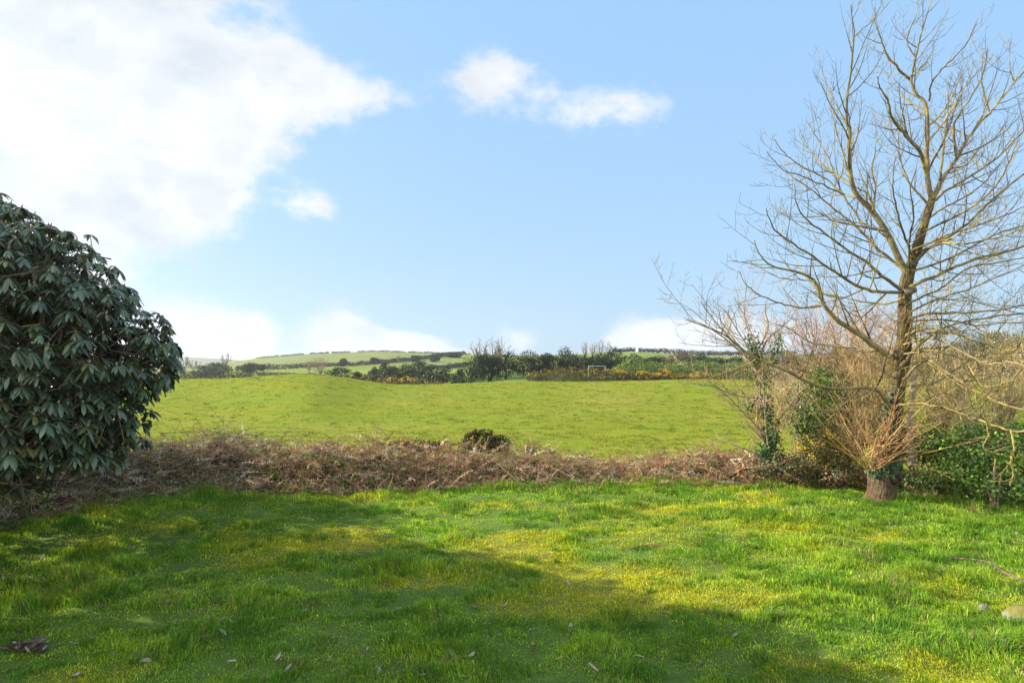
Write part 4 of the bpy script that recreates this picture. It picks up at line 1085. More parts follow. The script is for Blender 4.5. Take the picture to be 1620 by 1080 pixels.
    s_ = []; twig_out(m_, s_, 0.16, lambda L_, u: 0.5, 0.004, (25, 60), 0.5, 6); g = Geo(); tubes(g, m_, 5, (0.3, 0.24, 0.17)); tubes(g, s_, 3, (0.26, 0.19, 0.12)); g.build('limbs', M_TWIG, t)
    # small multi-stemmed sapling cut low by the ivy bush
    base = ground_pt(1575, 11.0); t = thing('cut_sapling', 'small cut sapling of three bare upright stems before the ivy bush', 'sapling', base)
    for pl in ([(1574, 800), (1572, 775), (1573, 745), (1575, 725)], [(1577, 800), (1580, 775), (1584, 750)], [(1571, 800), (1566, 785), (1561, 775)]):
        g = Geo(); tubes(g, [(px_path(pl, 11.0, 11.0, 9) - base, np.linspace(0.026, 0.012, 9))], 7, (0.22, 0.14, 0.085), 0.1); g.build('stem', M_BARK, t, smooth=True)
    g = Geo(); ps = []
    for q in range(26):
        a = rng.uniform(0, 6.28); ps.append((sprout([0, 0, 0.05], [math.cos(a), math.sin(a), 0.35], rng.uniform(0.15, 0.4), 5, -0.9, 0.2), np.linspace(0.006, 0.002, 5)))
    tubes(g, ps, 3, (0.34, 0.26, 0.15), 0.3); g.build('dry_stalks', M_DEAD, t)
    # young bulb leaves pushing through the bracken
    for i, (px, row, nb, lab) in enumerate([(842, 738, 26, 'clump of grey green daffodil leaves right of the dark rounded gorse'), (868, 726, 14, 'sparse daffodil leaves in the dip of the bank, right of a fuller clump'),
            (940, 735, 16, 'daffodil leaf clump in the lowest dip of the bank'), (1050, 738, 24, 'grey green daffodil clump left of the ivy clad shrub'), (352, 690, 26, 'grey green iris clump at the top of the bank near the rhododendron'),
            (176, 722, 22, 'spiky leaf clump seen just below the rhododendron branches'), (895, 742, 10, 'thin daffodil tuft between two fuller clumps on the bank')]):
        d = float(front_edge(px)) + (1.5 if px > 800 else 1.8); base = ground_pt(px, d)
        top = P(px, row - 14, d)[2]; base[2] = max(base[2] - 0.1, top - 0.55)
        hh = top - base[2]
        t = thing('bulb_clump', lab, 'plant', base, 'clumps of bulb leaves on the bank')
        g = Geo(); n = nb
        x = rng.normal(0, 0.07, n); y = rng.normal(0, 0.07, n)
        blades(g, x, y, np.zeros(n), hh * rng.uniform(0.75, 1.2, n), np.full(n, 0.018), np.clip(rng.normal(0.22, 0.15, n), 0, 0.6), np.array([0.085, 0.135, 0.085]) * rng.uniform(0.7, 1.3, (n, 1)))
        g.build('leaves', M_GRASS, t)
    # arching bramble canes
    canes = [([(300, 735), (262, 690), (255, 685), (300, 683), (340, 682), (370, 690), (380, 700)], 'long dark bramble cane arching flat above the bank beside the rhododendron'),
             ([(330, 720), (310, 690), (306, 672), (318, 668)], 'short hooked cane above the bank beside the rhododendron'),
             ([(625, 715), (612, 690), (600, 678), (590, 672)], 'thin cane leaning left near the yellow gorse sprigs'),
             ([(822, 725), (815, 700), (805, 690), (797, 687)], 'dark hooked cane just right of the dark rounded gorse'),
             ([(530, 712), (520, 690), (500, 684), (455, 682)], 'thin cane bowed left over the left half of the bank'),
             ([(1060, 735), (1045, 700), (1020, 690), (985, 688)], 'long thin cane bowed left above the dip of the bank'),
             ([(1095, 730), (1085, 705), (1070, 695), (1062, 694)], 'short dark cane curling left before the ivy clad shrub'),
             ([(1120, 725), (1128, 698), (1150, 685), (1180, 690)], 'dark bramble cane arching right into the ivy clad shrub'),
             ([(470, 700), (440, 678), (400, 680), (372, 692)], 'pale cane looping left over the bank near the iris clump'),
             ([(855, 790), (800, 745), (770, 720), (745, 715)], 'pale straw coloured cane lying diagonally across the bank front')]
    for pl, lab in canes:
        d = float(front_edge(pl[0][0])) + 1.2; base = P(*pl[0], d)
        if 'lying' in lab: d = float(front_edge(800)) - 0.05; base = P(*pl[0], d)
        base = np.array([base[0], base[1], base[2] - 0.05])
        t = thing('bramble_cane', lab, 'bramble', base, 'bramble canes over the bank')
        m_ = [(px_path(pl, d, d + rng.normal(0, 0.25), 14) - base, np.linspace(0.0095, 0.0045, 14))]
        tw = []; twig_out(m_, tw, 0.16, lambda L_, u: rng.uniform(0.05, 0.22), 0.003, (35, 80), 0.2, 4, 0.2)
        c = (0.17, 0.11, 0.085) if 'pale' not in lab else (0.45, 0.33, 0.2)
        g = Geo(); tubes(g, m_, 5, c, 0); tubes(g, tw, 3, c, 0.2); g.build('cane', M_TWIG, t, smooth=True)
build_mid()

# ------------------------------------------------------------------ the country beyond
def far_pt(px, d):
    x = (px - 810) / F * d
    return np.array([x, d, HH(x, d)])

def zrow(row, d): return CAMZ - (row - HOR) / F * d

def leafy_tree(label, px, d, w, top, col=(0.035, 0.055, 0.028), n=None, name='hedgerow_tree', cat='tree', group='dark evergreen trees beyond the field', base_drop=0.0, trunk=True, squat=0.0):
    base = far_pt(px, d); base[2] -= base_drop
    t = thing(name, label, cat, base, group)
    W = w * (1.3 if name == 'hedgerow_tree' else 1.1) / F * d / 2; Ht = max(zrow(top - (5.5 if d < 175 and 740 < px < 1010 else 1.5), d) - base[2], 1.2)
    low = 0.05 * Ht
    lumps = []; k = 9
    for q in range(k):
        f = (q + 0.5) / k; rr = W * (1.1 - 0.25 * max(0, f - 0.5) / 0.5)
        lumps.append((np.array([rng.normal(0, 0.42) * W, rng.normal(0, 0.35) * W, low + (Ht - low) * (0.10 + 0.76 * f * (1 - 0.12 * rng.random()))]), np.array([rr * rng.uniform(0.5, 0.8), rr * rng.uniform(0.5, 0.8), Ht * rng.uniform(0.13, 0.2)])))
    lumps.append((np.array([0, 0, Ht * 0.42]), np.array([W * 0.98, W * 0.98, Ht * 0.46])))
    n = n or int(np.clip(w * 85, 300, 3400))
    pos, nr = blob_points(lumps, n, 0.5)
    pos[:, 2] = np.maximum(pos[:, 2], 0.02 * Ht)
    ls = np.clip(0.0021 * d, 0.2, 0.9)
    c = np.array(col); cols = np.where(rng.random((len(pos), 1)) < 0.3, c * 1.7, c)
    g = Geo(); leaves(g, pos, nr, ls, 1.5, cols=cols, jit=0.35)
    g.build('crown', M_CROWN, t)
    if trunk:
        g = Geo(); ps = [(np.array([[0, 0, -0.3], [0.03 * W, 0, Ht * 0.25], [0, 0.02, Ht * 0.6], [0.05 * W, 0, Ht * 0.85]]), np.array([0.05, 0.04, 0.025, 0.01]) * Ht * 0.7)]
        for q in range(5):
            a = rng.uniform(0, 6.28); ps.append((np.array([[0, 0, Ht * 0.25], [math.cos(a) * W * 0.3, math.sin(a) * W * 0.3, Ht * 0.45], [math.cos(a) * W * 0.6, math.sin(a) * W * 0.6, Ht * 0.6], [math.cos(a) * W * 0.75, math.sin(a) * W * 0.75, Ht * 0.72]]), np.array([0.02, 0.015, 0.01, 0.004]) * Ht * 0.7))
        tubes(g, ps, 5, (0.09, 0.07, 0.05), 0.2); g.build('trunk', M_BARK, t)
    return t

def bare_tree(label, px, d, w, top, col=(0.105, 0.08, 0.06), group='bare trees beyond the field', ivy=0, k=9, name='bare_tree', rmin=None):
    base = far_pt(px, d); t = thing(name, label, 'tree', base, group)
    W = w / F * d / 2; Ht = max(zrow(top, d) - base[2], 1.5)
    rmin = rmin or 0.00016 * d
    g = Geo(); tr = smooth_path([[0, 0, -0.3], [rng.normal(0, .04) * W, 0, Ht * 0.2], [rng.normal(0, .08) * W, 0, Ht * 0.42]], 8)
    tubes(g, [(tr, np.linspace(Ht * 0.04, Ht * 0.024, 8))], 6, col, 0); g.build('trunk', M_BARK, t, smooth=True)
    mains = []
    for q in range(k):
        a = q / k * 6.283 + rng.normal(0, 0.15); s = tr[rng.integers(3, 8)]
        rr = W * (0.3 + 0.65 * ((q * 0.618) % 1.0)); e = np.array([math.cos(a) * rr, math.sin(a) * rr, Ht * (1.0 - 0.38 * (rr / W) ** 2) * rng.uniform(0.9, 1.0)])
        mid = s * 0.45 + e * 0.55 + np.array([math.cos(a), math.sin(a), 0]) * W * 0.16 - np.array([0, 0, Ht * 0.04])
        mains.append((smooth_path([s, mid, e], 10), np.linspace(Ht * 0.016, rmin, 10)))
    sec = []; twig_out(mains, sec, Ht * 0.04, lambda L_, u: 0.34 * L_ * (1 - 0.5 * u), rmin, (35, 75), 0.3, 6, 0.3)
    ter = []; twig_out(sec, ter, Ht * 0.05, lambda L_, u: 0.5 * L_ * (1 - 0.5 * u), rmin, (25, 55), 0.5, 4, 0.15)
    g = Geo(); tubes(g, mains, 4, col, 0.1); tubes(g, sec, 3, col, 0.2); tubes(g, ter, 3, np.array(col) * 1.15, 0.25); g.build('crown', M_TWIG, t)
    if ivy:
        g = Geo()
        for p, r_ in [(tr, None)] + mains[:ivy]:
            m_ = 230; i = (rng.random(m_) ** 1.4 * len(p) * 0.75).astype(int); nr = unit(rng.normal(0, 1, (m_, 3)))
            leaves(g, p[i] + nr * Ht * 0.05 * rng.uniform(0.2, 1, (m_, 1)), nr, 0.34, 1.4, (0.018, 0.028, 0.012), 0.35)
        g.build('ivy', M_CROWN, t)
    return t

def hedge_line(label, pts, height, thick, col, dens=1.0, name='hedge', gaps=0.0, leafs=None, cat='hedge', group=None):
    """pts: list of (px, depth) along the line; follows the ground"""
    P3 = np.array([far_pt(a, d) for a, d in pts]); sg = np.linalg.norm(np.diff(P3, axis=0), axis=1); Ln = sg.sum()
    base = P3[0].copy(); t = tag(None, None) if False else None
    dm = np.mean([d for _, d in pts]); ls = leafs or np.clip(0.0019 * dm, 0.22, 1.1)
    n = int(np.clip(dens * Ln * height * 9.0 / (ls * ls), 300, 16000))
    s = rng.random(n) * Ln; cs = np.concatenate([[0], np.cumsum(sg)]); i = np.clip(np.searchsorted(cs, s) - 1, 0, len(sg) - 1)
    f = (s - cs[i]) / sg[i]
    xy = P3[i] * (1 - f)[:, None] + P3[i + 1] * f[:, None]
    hv = height * (0.65 + 0.7 * fbm(s / (height * 1.6), s * 0 + 3, int(Ln) % 97, 3))
    a = rng.uniform(0, math.pi, n); rr = 1 - 0.65 * rng.random(n) ** 1.3
    tan = unit(P3[i + 1] - P3[i]); sid = unit(np.cross(tan, [0, 0, 1.0]))
    x = xy[:, 0] + sid[:, 0] * np.cos(a) * rr * thick / 2; y = xy[:, 1] + sid[:, 1] * np.cos(a) * rr * thick / 2
    z = H(x, y) + np.sin(a) ** 0.7 * rr * hv
    nr = sid * np.cos(a)[:, None] + np.array([0, 0, 1.0]) * np.sin(a)[:, None]
    if gaps:
        ok = fbm(s / (height * 4.0), s * 0 + 8, 7, 2) > gaps; x, y, z, nr = x[ok], y[ok], z[ok], nr[ok]
    c = np.array(col); cols = np.where(rng.random((len(x), 1)) < 0.3, c * 1.6, c)
    g = Geo(); leaves(g, np.stack([x, y, z], 1), nr, ls, 1.5, cols=cols, jit=0.35)
    o = g.build(name, M_CROWN, origin=base)
    return tag(o, label, cat, group)

def build_far():
    DK = (0.016, 0.024, 0.012); MD = (0.028, 0.040, 0.018); OL = (0.065, 0.066, 0.028); BR = (0.06, 0.046, 0.03); RD = (0.13, 0.07, 0.045)
    # hazy left
    for px, d, w, top, lab in [(238, 300, 46, 566, 'hazy bare tree half hidden at the rhododendron edge'), (262, 270, 40, 567, 'hazy bare tree left of a taller thin one'), (292, 290, 34, 562, 'tall thin hazy bare tree above the dark hedge'),
                               (357, 360, 24, 556, 'round hazy bare tree on the skyline left of the knoll'), (306, 330, 30, 569, 'low hazy bare tree right of the thin one')]:
        bare_tree(lab, px, d, w, top, rmin=0.075, k=8)
    for px, d, w, top, lab in [(343, 230, 27, 572, 'hazy round evergreen behind the dark hedge'), (391, 235, 19, 574, 'hazy evergreen in front of the arched knoll'), (412, 270, 14, 576, 'small hazy bush at the right foot of the knoll'), (322, 235, 18, 578, 'small hazy bush left of the round evergreen')]:
        leafy_tree(lab, px, d, w, top, MD)
    hedge_line('long low dark hedge at the hazy left end of the field', [(282, 128), (310, 127), (345, 126), (380, 126), (400, 126)], 2.7, 2.5, (0.045, 0.04, 0.03), name='hedge')
    hedge_line('arched dark hedge over the crest of the hazy knoll', [(372, 300), (382, 300), (394, 300), (405, 298), (416, 290)], 1.8, 2.5, BR)
    # hedges on the green hill
    hedge_line('trimmed gappy hedge along the left skyline of the hill', [(403, 500), (440, 500), (480, 500), (520, 500), (556, 500)], 1.5, 2.0, (0.045, 0.045, 0.03), gaps=0.36)
    hedge_line('trimmed hedge along the right half of the hill skyline', [(566, 500), (610, 500), (650, 500), (700, 500), (745, 500)], 1.4, 2.0, (0.045, 0.045, 0.03), gaps=0.3)
    hedge_line('dark hedge crossing the hill below its skyline', [(415, 300), (470, 310), (520, 320), (560, 325), (600, 345), (650, 385), (690, 430), (735, 470)], 2.3, 3.0, (0.040, 0.045, 0.026))
    hedge_line('short dark hedge rising to the right above the near trees', [(680, 290), (705, 300), (740, 325)], 2.2, 3.0, MD)
    hedge_line('low brown hedge at the foot of the hill behind the mound', [(405, 215), (440, 215), (480, 210), (500, 205)], 1.4, 2.5, BR)
    for px, d, w, top, lab in [(506, 185, 36, 562, 'spreading pale bare tree at the foot of the hill'), (489, 230, 15, 569, 'small bare tree left of the spreading pale one'), (630, 360, 9, 561, 'tiny bare tree on the hill hedge')]:
        bare_tree(lab, px, d, w, top, rmin=0.05, col=(0.15, 0.115, 0.08))
    for px, d, w, top, lab, c in [(541, 152, 33, 577, 'round dark evergreen left end of the near tree group', DK), (567, 150, 18, 586, 'small low evergreen right of the round dark one', DK), (543, 320, 10, 567, 'tiny round tree on the hill hedge above the round dark evergreen', MD),
            (592, 345, 12, 566, 'tiny round tree on the hill hedge, middle of the slope', MD), (591, 185, 13, 581, 'narrow little evergreen in the gap of the near group', DK), (608, 172, 21, 572, 'tall evergreen in the middle of the near group', DK),
            (655, 380, 10, 562, 'tiny round tree right of the tiny bare one', MD), (641, 165, 30, 576, 'broad evergreen behind the yellow gorse', DK), (662, 200, 20, 568, 'loose paler evergreen rising behind the near group', MD),
            (677, 160, 27, 575, 'tall dark evergreen right of the yellow gorse', DK), (700, 156, 22, 579, 'dark evergreen at the right end of the near group', DK), (624, 170, 16, 579, 'small evergreen between the tall and broad ones', DK),
            (689, 380, 12, 562, 'tiny tree on the far right of the hill hedge', MD), (720, 430, 18, 558, 'small bush where the hill hedge meets the skyline', MD)]:
        leafy_tree(lab, px, d, w, top, c)
    for px, d, w, hh, lab, c, fl in [(560, 126, 15, 8, 'low russet gorse at the left end of the gorse by the near trees', BR, 0.05), (585, 125, 24, 10, 'brown gorse mound before the near trees', BR, 0.03), (606, 124, 20, 11, 'reddish brown gorse right of the brown mound', RD, 0.02),
            (622, 123, 22, 13, 'yellow flecked gorse before the broad evergreen', OL, 0.14), (643, 123, 26, 13, 'gorse with most yellow flowers below the tall dark evergreen', OL, 0.18), (664, 123, 20, 10, 'dull gorse at the right end by the near trees', BR, 0.03), (690, 122, 26, 7, 'low bare brown scrub at the corner of the field', RD, 0.0)]:
        zb = far_pt(px, d)[2]; row = HOR + (CAMZ - zb) / d * F
        row = min(row, 612 if px > 600 else 603)
        gorse_bush(lab, px, d, [(px, row - hh * 0.45, w * 0.5, hh * 0.75, 0), (px - w * 0.3, row - hh * 0.3, w * 0.35, hh * 0.55, 0.3), (px + w * 0.3, row - hh * 0.35, w * 0.35, hh * 0.6, 0.2)], 900, fl, 0.32,
                   cols=(c, tuple(np.array(c) * 1.5), tuple(np.array(c) * 0.6)), group='gorse by the near trees', flsize=0.26)
    # the big ivied tree and the dark wood
    bare_tree('big bare tree hung with ivy towering over the dark wood', 775, 142, 92, 531, ivy=8, k=17, rmin=0.036, col=(0.15, 0.115, 0.08), group=None)
    for px, d, w, top, lab, c in [(726, 134, 18, 584, 'small dark bush at the left foot of the ivied tree', DK), (745, 138, 42, 563, 'dark evergreen under the left of the ivied tree', DK), (772, 139, 46, 560, 'dark evergreen under the middle of the ivied tree', DK),
            (800, 140, 38, 560, 'dark evergreen under the right of the ivied tree', DK), (828, 150, 36, 560, 'dark tree right of the ivied tree', DK), (852, 152, 36, 562, 'dark tree second right of the ivied tree', DK),
            (875, 154, 34, 560, 'dark tree before the thin bare one', DK), (899, 160, 34, 553, 'tallest rounded dark tree of the wood', MD), (918, 154, 32, 563, 'dark tree right of the tallest rounded one', DK),
            (941, 158, 36, 563, 'dark tree behind the white goal', DK), (967, 172, 30, 553, 'tall evergreen below the skyline trees', MD), (962, 156, 36, 568, 'low dark tree right of the white goal', DK), (990, 166, 32, 566, 'dark tree left of the rounded hedge', DK),
            (1006, 190, 26, 560, 'dark tree beneath the right skyline hedge', DK), (1030, 190, 30, 563, 'dark tree above the clipped hedge', DK), (1050, 200, 26, 562, 'brownish tree above the clipped hedge', BR), (1086, 215, 22, 557, 'round grey green tree right of the pale one', MD),
            (1103, 215, 22, 559, 'grey green tree at the end of the row on the right', MD), (1130, 220, 26, 563, 'low dark tree left of the bare shrub', MD), (1160, 220, 28, 564, 'low dark tree behind the bare shrub', MD), (1195, 220, 30, 564, 'dark tree behind the ivy on the shrub', MD),
            (1072, 205, 26, 553, 'tall pale olive tree left of the grey green pair', (0.10, 0.09, 0.055)), (1240, 230, 34, 560, 'dark tree right of the ivy clad shrub', MD)]:
        leafy_tree(lab, px, d, w, top, c)
    for px, d, w, top, lab in [(864, 165, 16, 555, 'thin bare tree rising from the dark wood'), (926, 260, 13, 538, 'slender bare tree left of the skyline trees'), (938, 300, 13, 540, 'narrow leftmost bare tree of the skyline group'),
                               (949, 300, 22, 536, 'tallest bare tree of the skyline group'), (962, 300, 20, 539, 'rightmost bare tree of the skyline group')]:
        bare_tree(lab, px, d, w, top, rmin=0.045, k=7)
    hedge_line('tall dark hedge on the right skyline', [(970, 395), (990, 395), (1005, 395)], 3.0, 3.0, DK)
    hedge_line('tall dark hedge on the right skyline, past the gap', [(1010, 395), (1040, 395), (1065, 395)], 3.0, 3.0, DK)
    hedge_line('long dark hedge falling along the right skyline behind the bare shrub', [(1065, 395), (1120, 395), (1180, 395), (1260, 395)], 3.0, 3.0, BR)
    hedge_line('brown scrub strip above the clipped hedge', [(985, 200), (1040, 195), (1100, 190), (1180, 185)], 2.6, 4.0, BR)
    # clipped green hedge with a rounded end
    def clipped(label, lumps_px, px, d, n, group=None):
        base = far_pt(px, d); lumps = [(P(a, b, d + dz), (hw / F * d, 2.4, hh / F * d)) for a, b, hw, hh, dz in lumps_px]
        pos, nr = blob_points(lumps, n, 0.25)
        c = np.array([0.11, 0.145, 0.036]); cols = np.where(rng.random((len(pos), 1)) < 0.4, c * 1.5, c)
        g = Geo(); leaves(g, pos, nr, 0.27, 1.4, cols=cols, jit=0.3); o = g.build('clipped_hedge', M_CROWN, origin=base); tag(o, label, 'hedge', group)
    clipped('domed green end of the clipped hedge behind the gorse', [(1002, 585, 25, 22, -1), (982, 592, 18, 16, -1)], 1000, 120, 2600)
    clipped('long clipped green hedge behind the bright yellow gorse', [(a, 587 + rng.normal(0, 0.6), 15, 16 + rng.normal(0, 1), 0) for a in range(1022, 1112, 11)], 1060, 119, 5200)
    clipped('clipped green hedge continuing behind the ivy clad shrub', [(a, 587 + rng.normal(0, 0.8), 16, 15 + rng.normal(0, 1), 0) for a in range(1118, 1230, 12)], 1170, 119, 4600)
    # the gorse row along the far edge of the field
    rows = [(846, 24, 15, .10, 'smallest gorse at the left end of the far gorse row'), (864, 24, 18, .14, 'second gorse from the left in the far row'), (887, 30, 20, .16, 'broad gorse left of the goal'), (908, 24, 22, .18, 'tall gorse just left of the goal'),
            (927, 26, 20, .20, 'gorse below the left goal post'), (948, 28, 20, .16, 'gorse below the right goal post'), (966, 24, 19, .16, 'dull gorse right of the goal'), (982, 22, 17, .45, 'yellow gorse before the domed hedge end'), (1000, 20, 14, .10, 'low brown gorse before the domed hedge'),
            (1016, 24, 15, .50, 'bright yellow gorse left of the brightest one'), (1033, 20, 13, .25, 'small half yellow gorse in the row'), (1050, 24, 18, .80, 'brightest yellow gorse before the clipped hedge'), (1077, 18, 12, .35, 'small gorse right of the brightest one'),
            (1106, 32, 14, .70, 'bright yellow gorse seen through the bare shrub twigs'), (1142, 26, 14, .12, 'dull gorse behind the bare shrub')]
    for px, w, hh, fl, lab in rows:
        d = 116.0; zb = far_pt(px, d)[2]; row = 604.0; hh *= 1.12; fl = fl * (0.45 if fl < 0.3 else 0.8)
        cc = ((0.085, 0.075, 0.030), (0.14, 0.105, 0.045), (0.055, 0.05, 0.022))
        gorse_bush(lab, px, d, [(px, row - hh * 0.5, w * 0.5, hh * 0.52, 0), (px - w * 0.28, row - hh * 0.35, w * 0.36, hh * 0.42, -0.3), (px + w * 0.28, row - hh * 0.4, w * 0.36, hh * 0.44, -0.2)], 1300, fl, 0.26, cols=cc, group='gorse row along the far edge of the field', flsize=0.17)
    # russet scrub and trees beyond the right half
    for px, d, w, top, c, lab in [(1180, 135, 60, 574, RD, 'russet scrub left of the evergreen bush'), (1235, 130, 70, 572, RD, 'russet scrub between shrub and pollard'), (1300, 140, 70, 570, BR, 'brown scrub far behind the evergreen bush'), (1365, 150, 70, 566, RD, 'russet scrub far behind the pollard limbs'),
                                  (1450, 150, 80, 570, OL, 'olive scrub far behind the pollard, right side'), (1530, 150, 80, 566, OL, 'olive scrub below the white house'), (1610, 145, 90, 562, BR, 'brown scrub at the far right edge'), (1700, 145, 110, 560, OL, 'olive scrub beyond the right edge')]:
        leafy_tree(lab, px, d, w, top, c, name='scrub', cat='scrub', group='scrub beyond the right half of the field', trunk=False, n=2200)
    for px, d, w, top, lab, c in [(1415, 260, 40, 545, 'dark tree on the right hillside behind the pollard trunk', MD), (1480, 250, 50, 540, 'dark tree on the right hillside, left of the big one', MD), (1538, 230, 56, 520, 'big dark tree on the right hillside beside the white house', MD),
                                  (1605, 260, 44, 522, 'hazy tree on the hillside right of the white house', OL), (1650, 250, 60, 515, 'tree on the hillside at the right edge', MD), (1565, 300, 30, 522, 'paler tree behind the white house', OL), (1330, 300, 40, 550, 'dark tree on the right skyline above the bare tangle', MD)]:
        leafy_tree(lab, px, d, w, top, c, group='trees on the right hillside')
build_far()

def build_house():
    d = 430.0; base = P(1579, 541, d); base[2] = HH(base[0], d)
    t = thing('house', 'small white gabled house among trees on the right hillside', 'house', base)
    w, l, e = 4.2, 7.0, zrow(534, d) - base[2]; rdg = zrow(524, d) - base[2]
    V = np.array([[-w / 2, 0, -0.5], [w / 2, 0, -0.5], [w / 2, l, -0.5], [-w / 2, l, -0.5], [-w / 2, 0, e], [w / 2, 0, e], [w / 2, l, e], [-w / 2, l, e], [0, 0, rdg], [0, l, rdg]])
    g = Geo(); g.add(V, [[0, 1, 5, 4], [1, 2, 6, 5], [2, 3, 7, 6], [3, 0, 4, 7]], [[4, 5, 8], [6, 7, 9]], (0.8, 0.79, 0.76)); g.build('wall', M_PAINT, t)
    o = 0.35
    V = np.array([[-w / 2 - o, -o, e - 0.25], [0, -o, rdg + 0.1], [0, l + o, rdg + 0.1], [-w / 2 - o, l + o, e - 0.25], [w / 2 + o, -o, e - 0.25], [w / 2 + o, l + o, e - 0.25]])
    V2 = V + np.array([0, 0, 0.18])
    g = Geo(); g.add(np.concatenate([V, V2]), [[0, 1, 2, 3], [1, 4, 5, 2], [6, 9, 8, 7], [7, 8, 11, 10], [0, 6, 7, 1], [1, 7, 10, 4], [3, 2, 8, 9], [2, 5, 11, 8], [0, 3, 9, 6], [4, 10, 11, 5]], None, (0.07, 0.07, 0.075)); roof = g.build('roof', M_STONE, t)
    def bx(g, x0, x1, y0, y1, z0, z1, c):
        V = np.array([[a, b, cc] for cc in (z0, z1) for a, b in ((x0, y0), (x1, y0), (x1, y1), (x0, y1))])
        g.add(V, [[0, 3, 2, 1], [4, 5, 6, 7], [0, 1, 5, 4], [1, 2, 6, 5], [2, 3, 7, 6], [3, 0, 4, 7]], None, c)
    g = Geo(); bx(g, -0.4, 0.4, l - 0.9, l - 0.2, rdg - 0.2, rdg + 1.2, (0.45, 0.42, 0.38)); g.build('chimney', M_STONE, roof)
    g = Geo(); bx(g, -0.5, 0.5, -0.06, 0.02, e - 1.6, e - 0.4, (0.04, 0.045, 0.05)); g.build('window', M_PAINT, t)
build_house()

def build_goal():
    d = 136.0; base = far_pt(944, d); t = thing('football_goal', 'white football goal frame behind the far gorse row', 'goal', base)
    top = zrow(579, d) - base[2]; x0 = (931 - 944) / F * d; x1 = (957.5 - 944) / F * d; r = 0.06
    for x in (x0, x1):
        g = Geo(); tubes(g, [(np.array([[x, 0, -0.2], [x, 0, top * 0.5], [x, 0, top + r]]), np.full(3, r))], 8, (0.36, 0.36, 0.36), 0); g.build('post', M_PAINT, t, smooth=True)
    g = Geo(); tubes(g, [(np.array([[x0, 0, top], [(x0 + x1) / 2, 0, top], [x1, 0, top]]), np.full(3, r))], 8, (0.36, 0.36, 0.36), 0); g.build('crossbar', M_PAINT, t, smooth=True)
    for x in (x0, x1):
        g = Geo(); tubes(g, [(np.array([[x, 0.02, top], [x, 0.7, top * 0.6], [x, 1.5, 0.0]]), np.full(3, r * 0.5))], 6, (0.36, 0.36, 0.36), 0); g.build('back_stay', M_PAINT, t, smooth=True)
build_goal()

# ------------------------------------------------------------------ small things on the lawn
def lawn_pt(px, row):
    d = CAMZ / ((row - HOR) / F)
    for _ in range(4):
        x = (px - 810) / F * d; d = (CAMZ - float(lawn_h(np.array([x]), np.array([d]))[0])) / ((row - HOR) / F)
    return np.array([(px - 810) / F * d, d, float(lawn_h(np.array([(px - 810) / F * d]), np.array([d]))[0])])

def leaf_mesh(curl, roll):
    S = 9; W = 3
    t = np.linspace(0, 1, S); prof = np.sin(np.pi * np.clip(t * 0.96 + 0.04, 0, 1)) ** 0.75
    V = []
    for i in range(S):
        ang = (t[i] - 0.5) * curl
        cx = math.sin(ang) / max(curl, 0.05); cz = (1 - math.cos(ang)) / max(curl, 0.05)
        for j in (-2, -1, 0, 1, 2):
            a = j / 2 * roll; rw = 0.155 * prof[i]
            V.append((cx, math.sin(a) / max(roll, 0.05) * rw, cz + (1 - math.cos(a)) / max(roll, 0.05) * rw + 0.01 * math.sin(7 * t[i] + j)))
    idx = np.arange(S * 5).reshape(S, 5)
    Q = np.stack([idx[:-1, :-1], idx[:-1, 1:], idx[1:, 1:], idx[1:, :-1]], -1).reshape(-1, 4)
    V = np.array(V); V[:, 2] -= V[:, 2].min()
    return V, Q

LEAF_PX = [(326, 805), (339, 828), (315, 841), (259, 819), (231, 834), (168, 835), (67, 885), (63, 936), (391, 857), (367, 890), (354, 885), (216, 910), (287, 903), (237, 921), (335, 919), (353, 957), (350, 984), (367, 987), (395, 999),
           (482, 968), (613, 928), (585, 945), (570, 987), (529, 1011), (661, 980), (665, 1072), (581, 1027), (251, 1017), (313, 1029), (214, 1038), (235, 1045), (177, 1040), (367, 1051), (158, 962), (352, 1005), (82, 1042), (555, 834),
           (872, 875), (899, 925), (700, 941), (753, 963), (697, 978), (710, 988), (707, 1006), (791, 1009), (843, 999), (843, 1020), (844, 1030), (883, 1045), (939, 1060), (971, 1011), (1156, 1047), (1108, 1052), (1057, 973),
           (1163, 1008), (130, 905), (410, 830), (470, 905), (505, 880), (30, 1000), (440, 1045), (640, 1010), (1010, 1040), (20, 960), (108, 925), (150, 1010), (262, 955), (280, 985), (402, 925), (430, 960), (455, 1060), (520, 1050), (545, 1070), (600, 1062), (630, 965), (680, 1030), (745, 1040), (765, 905), (800, 960), (905, 990), (985, 1065), (60, 1062), (118, 1072), (205, 865), (435, 855)]
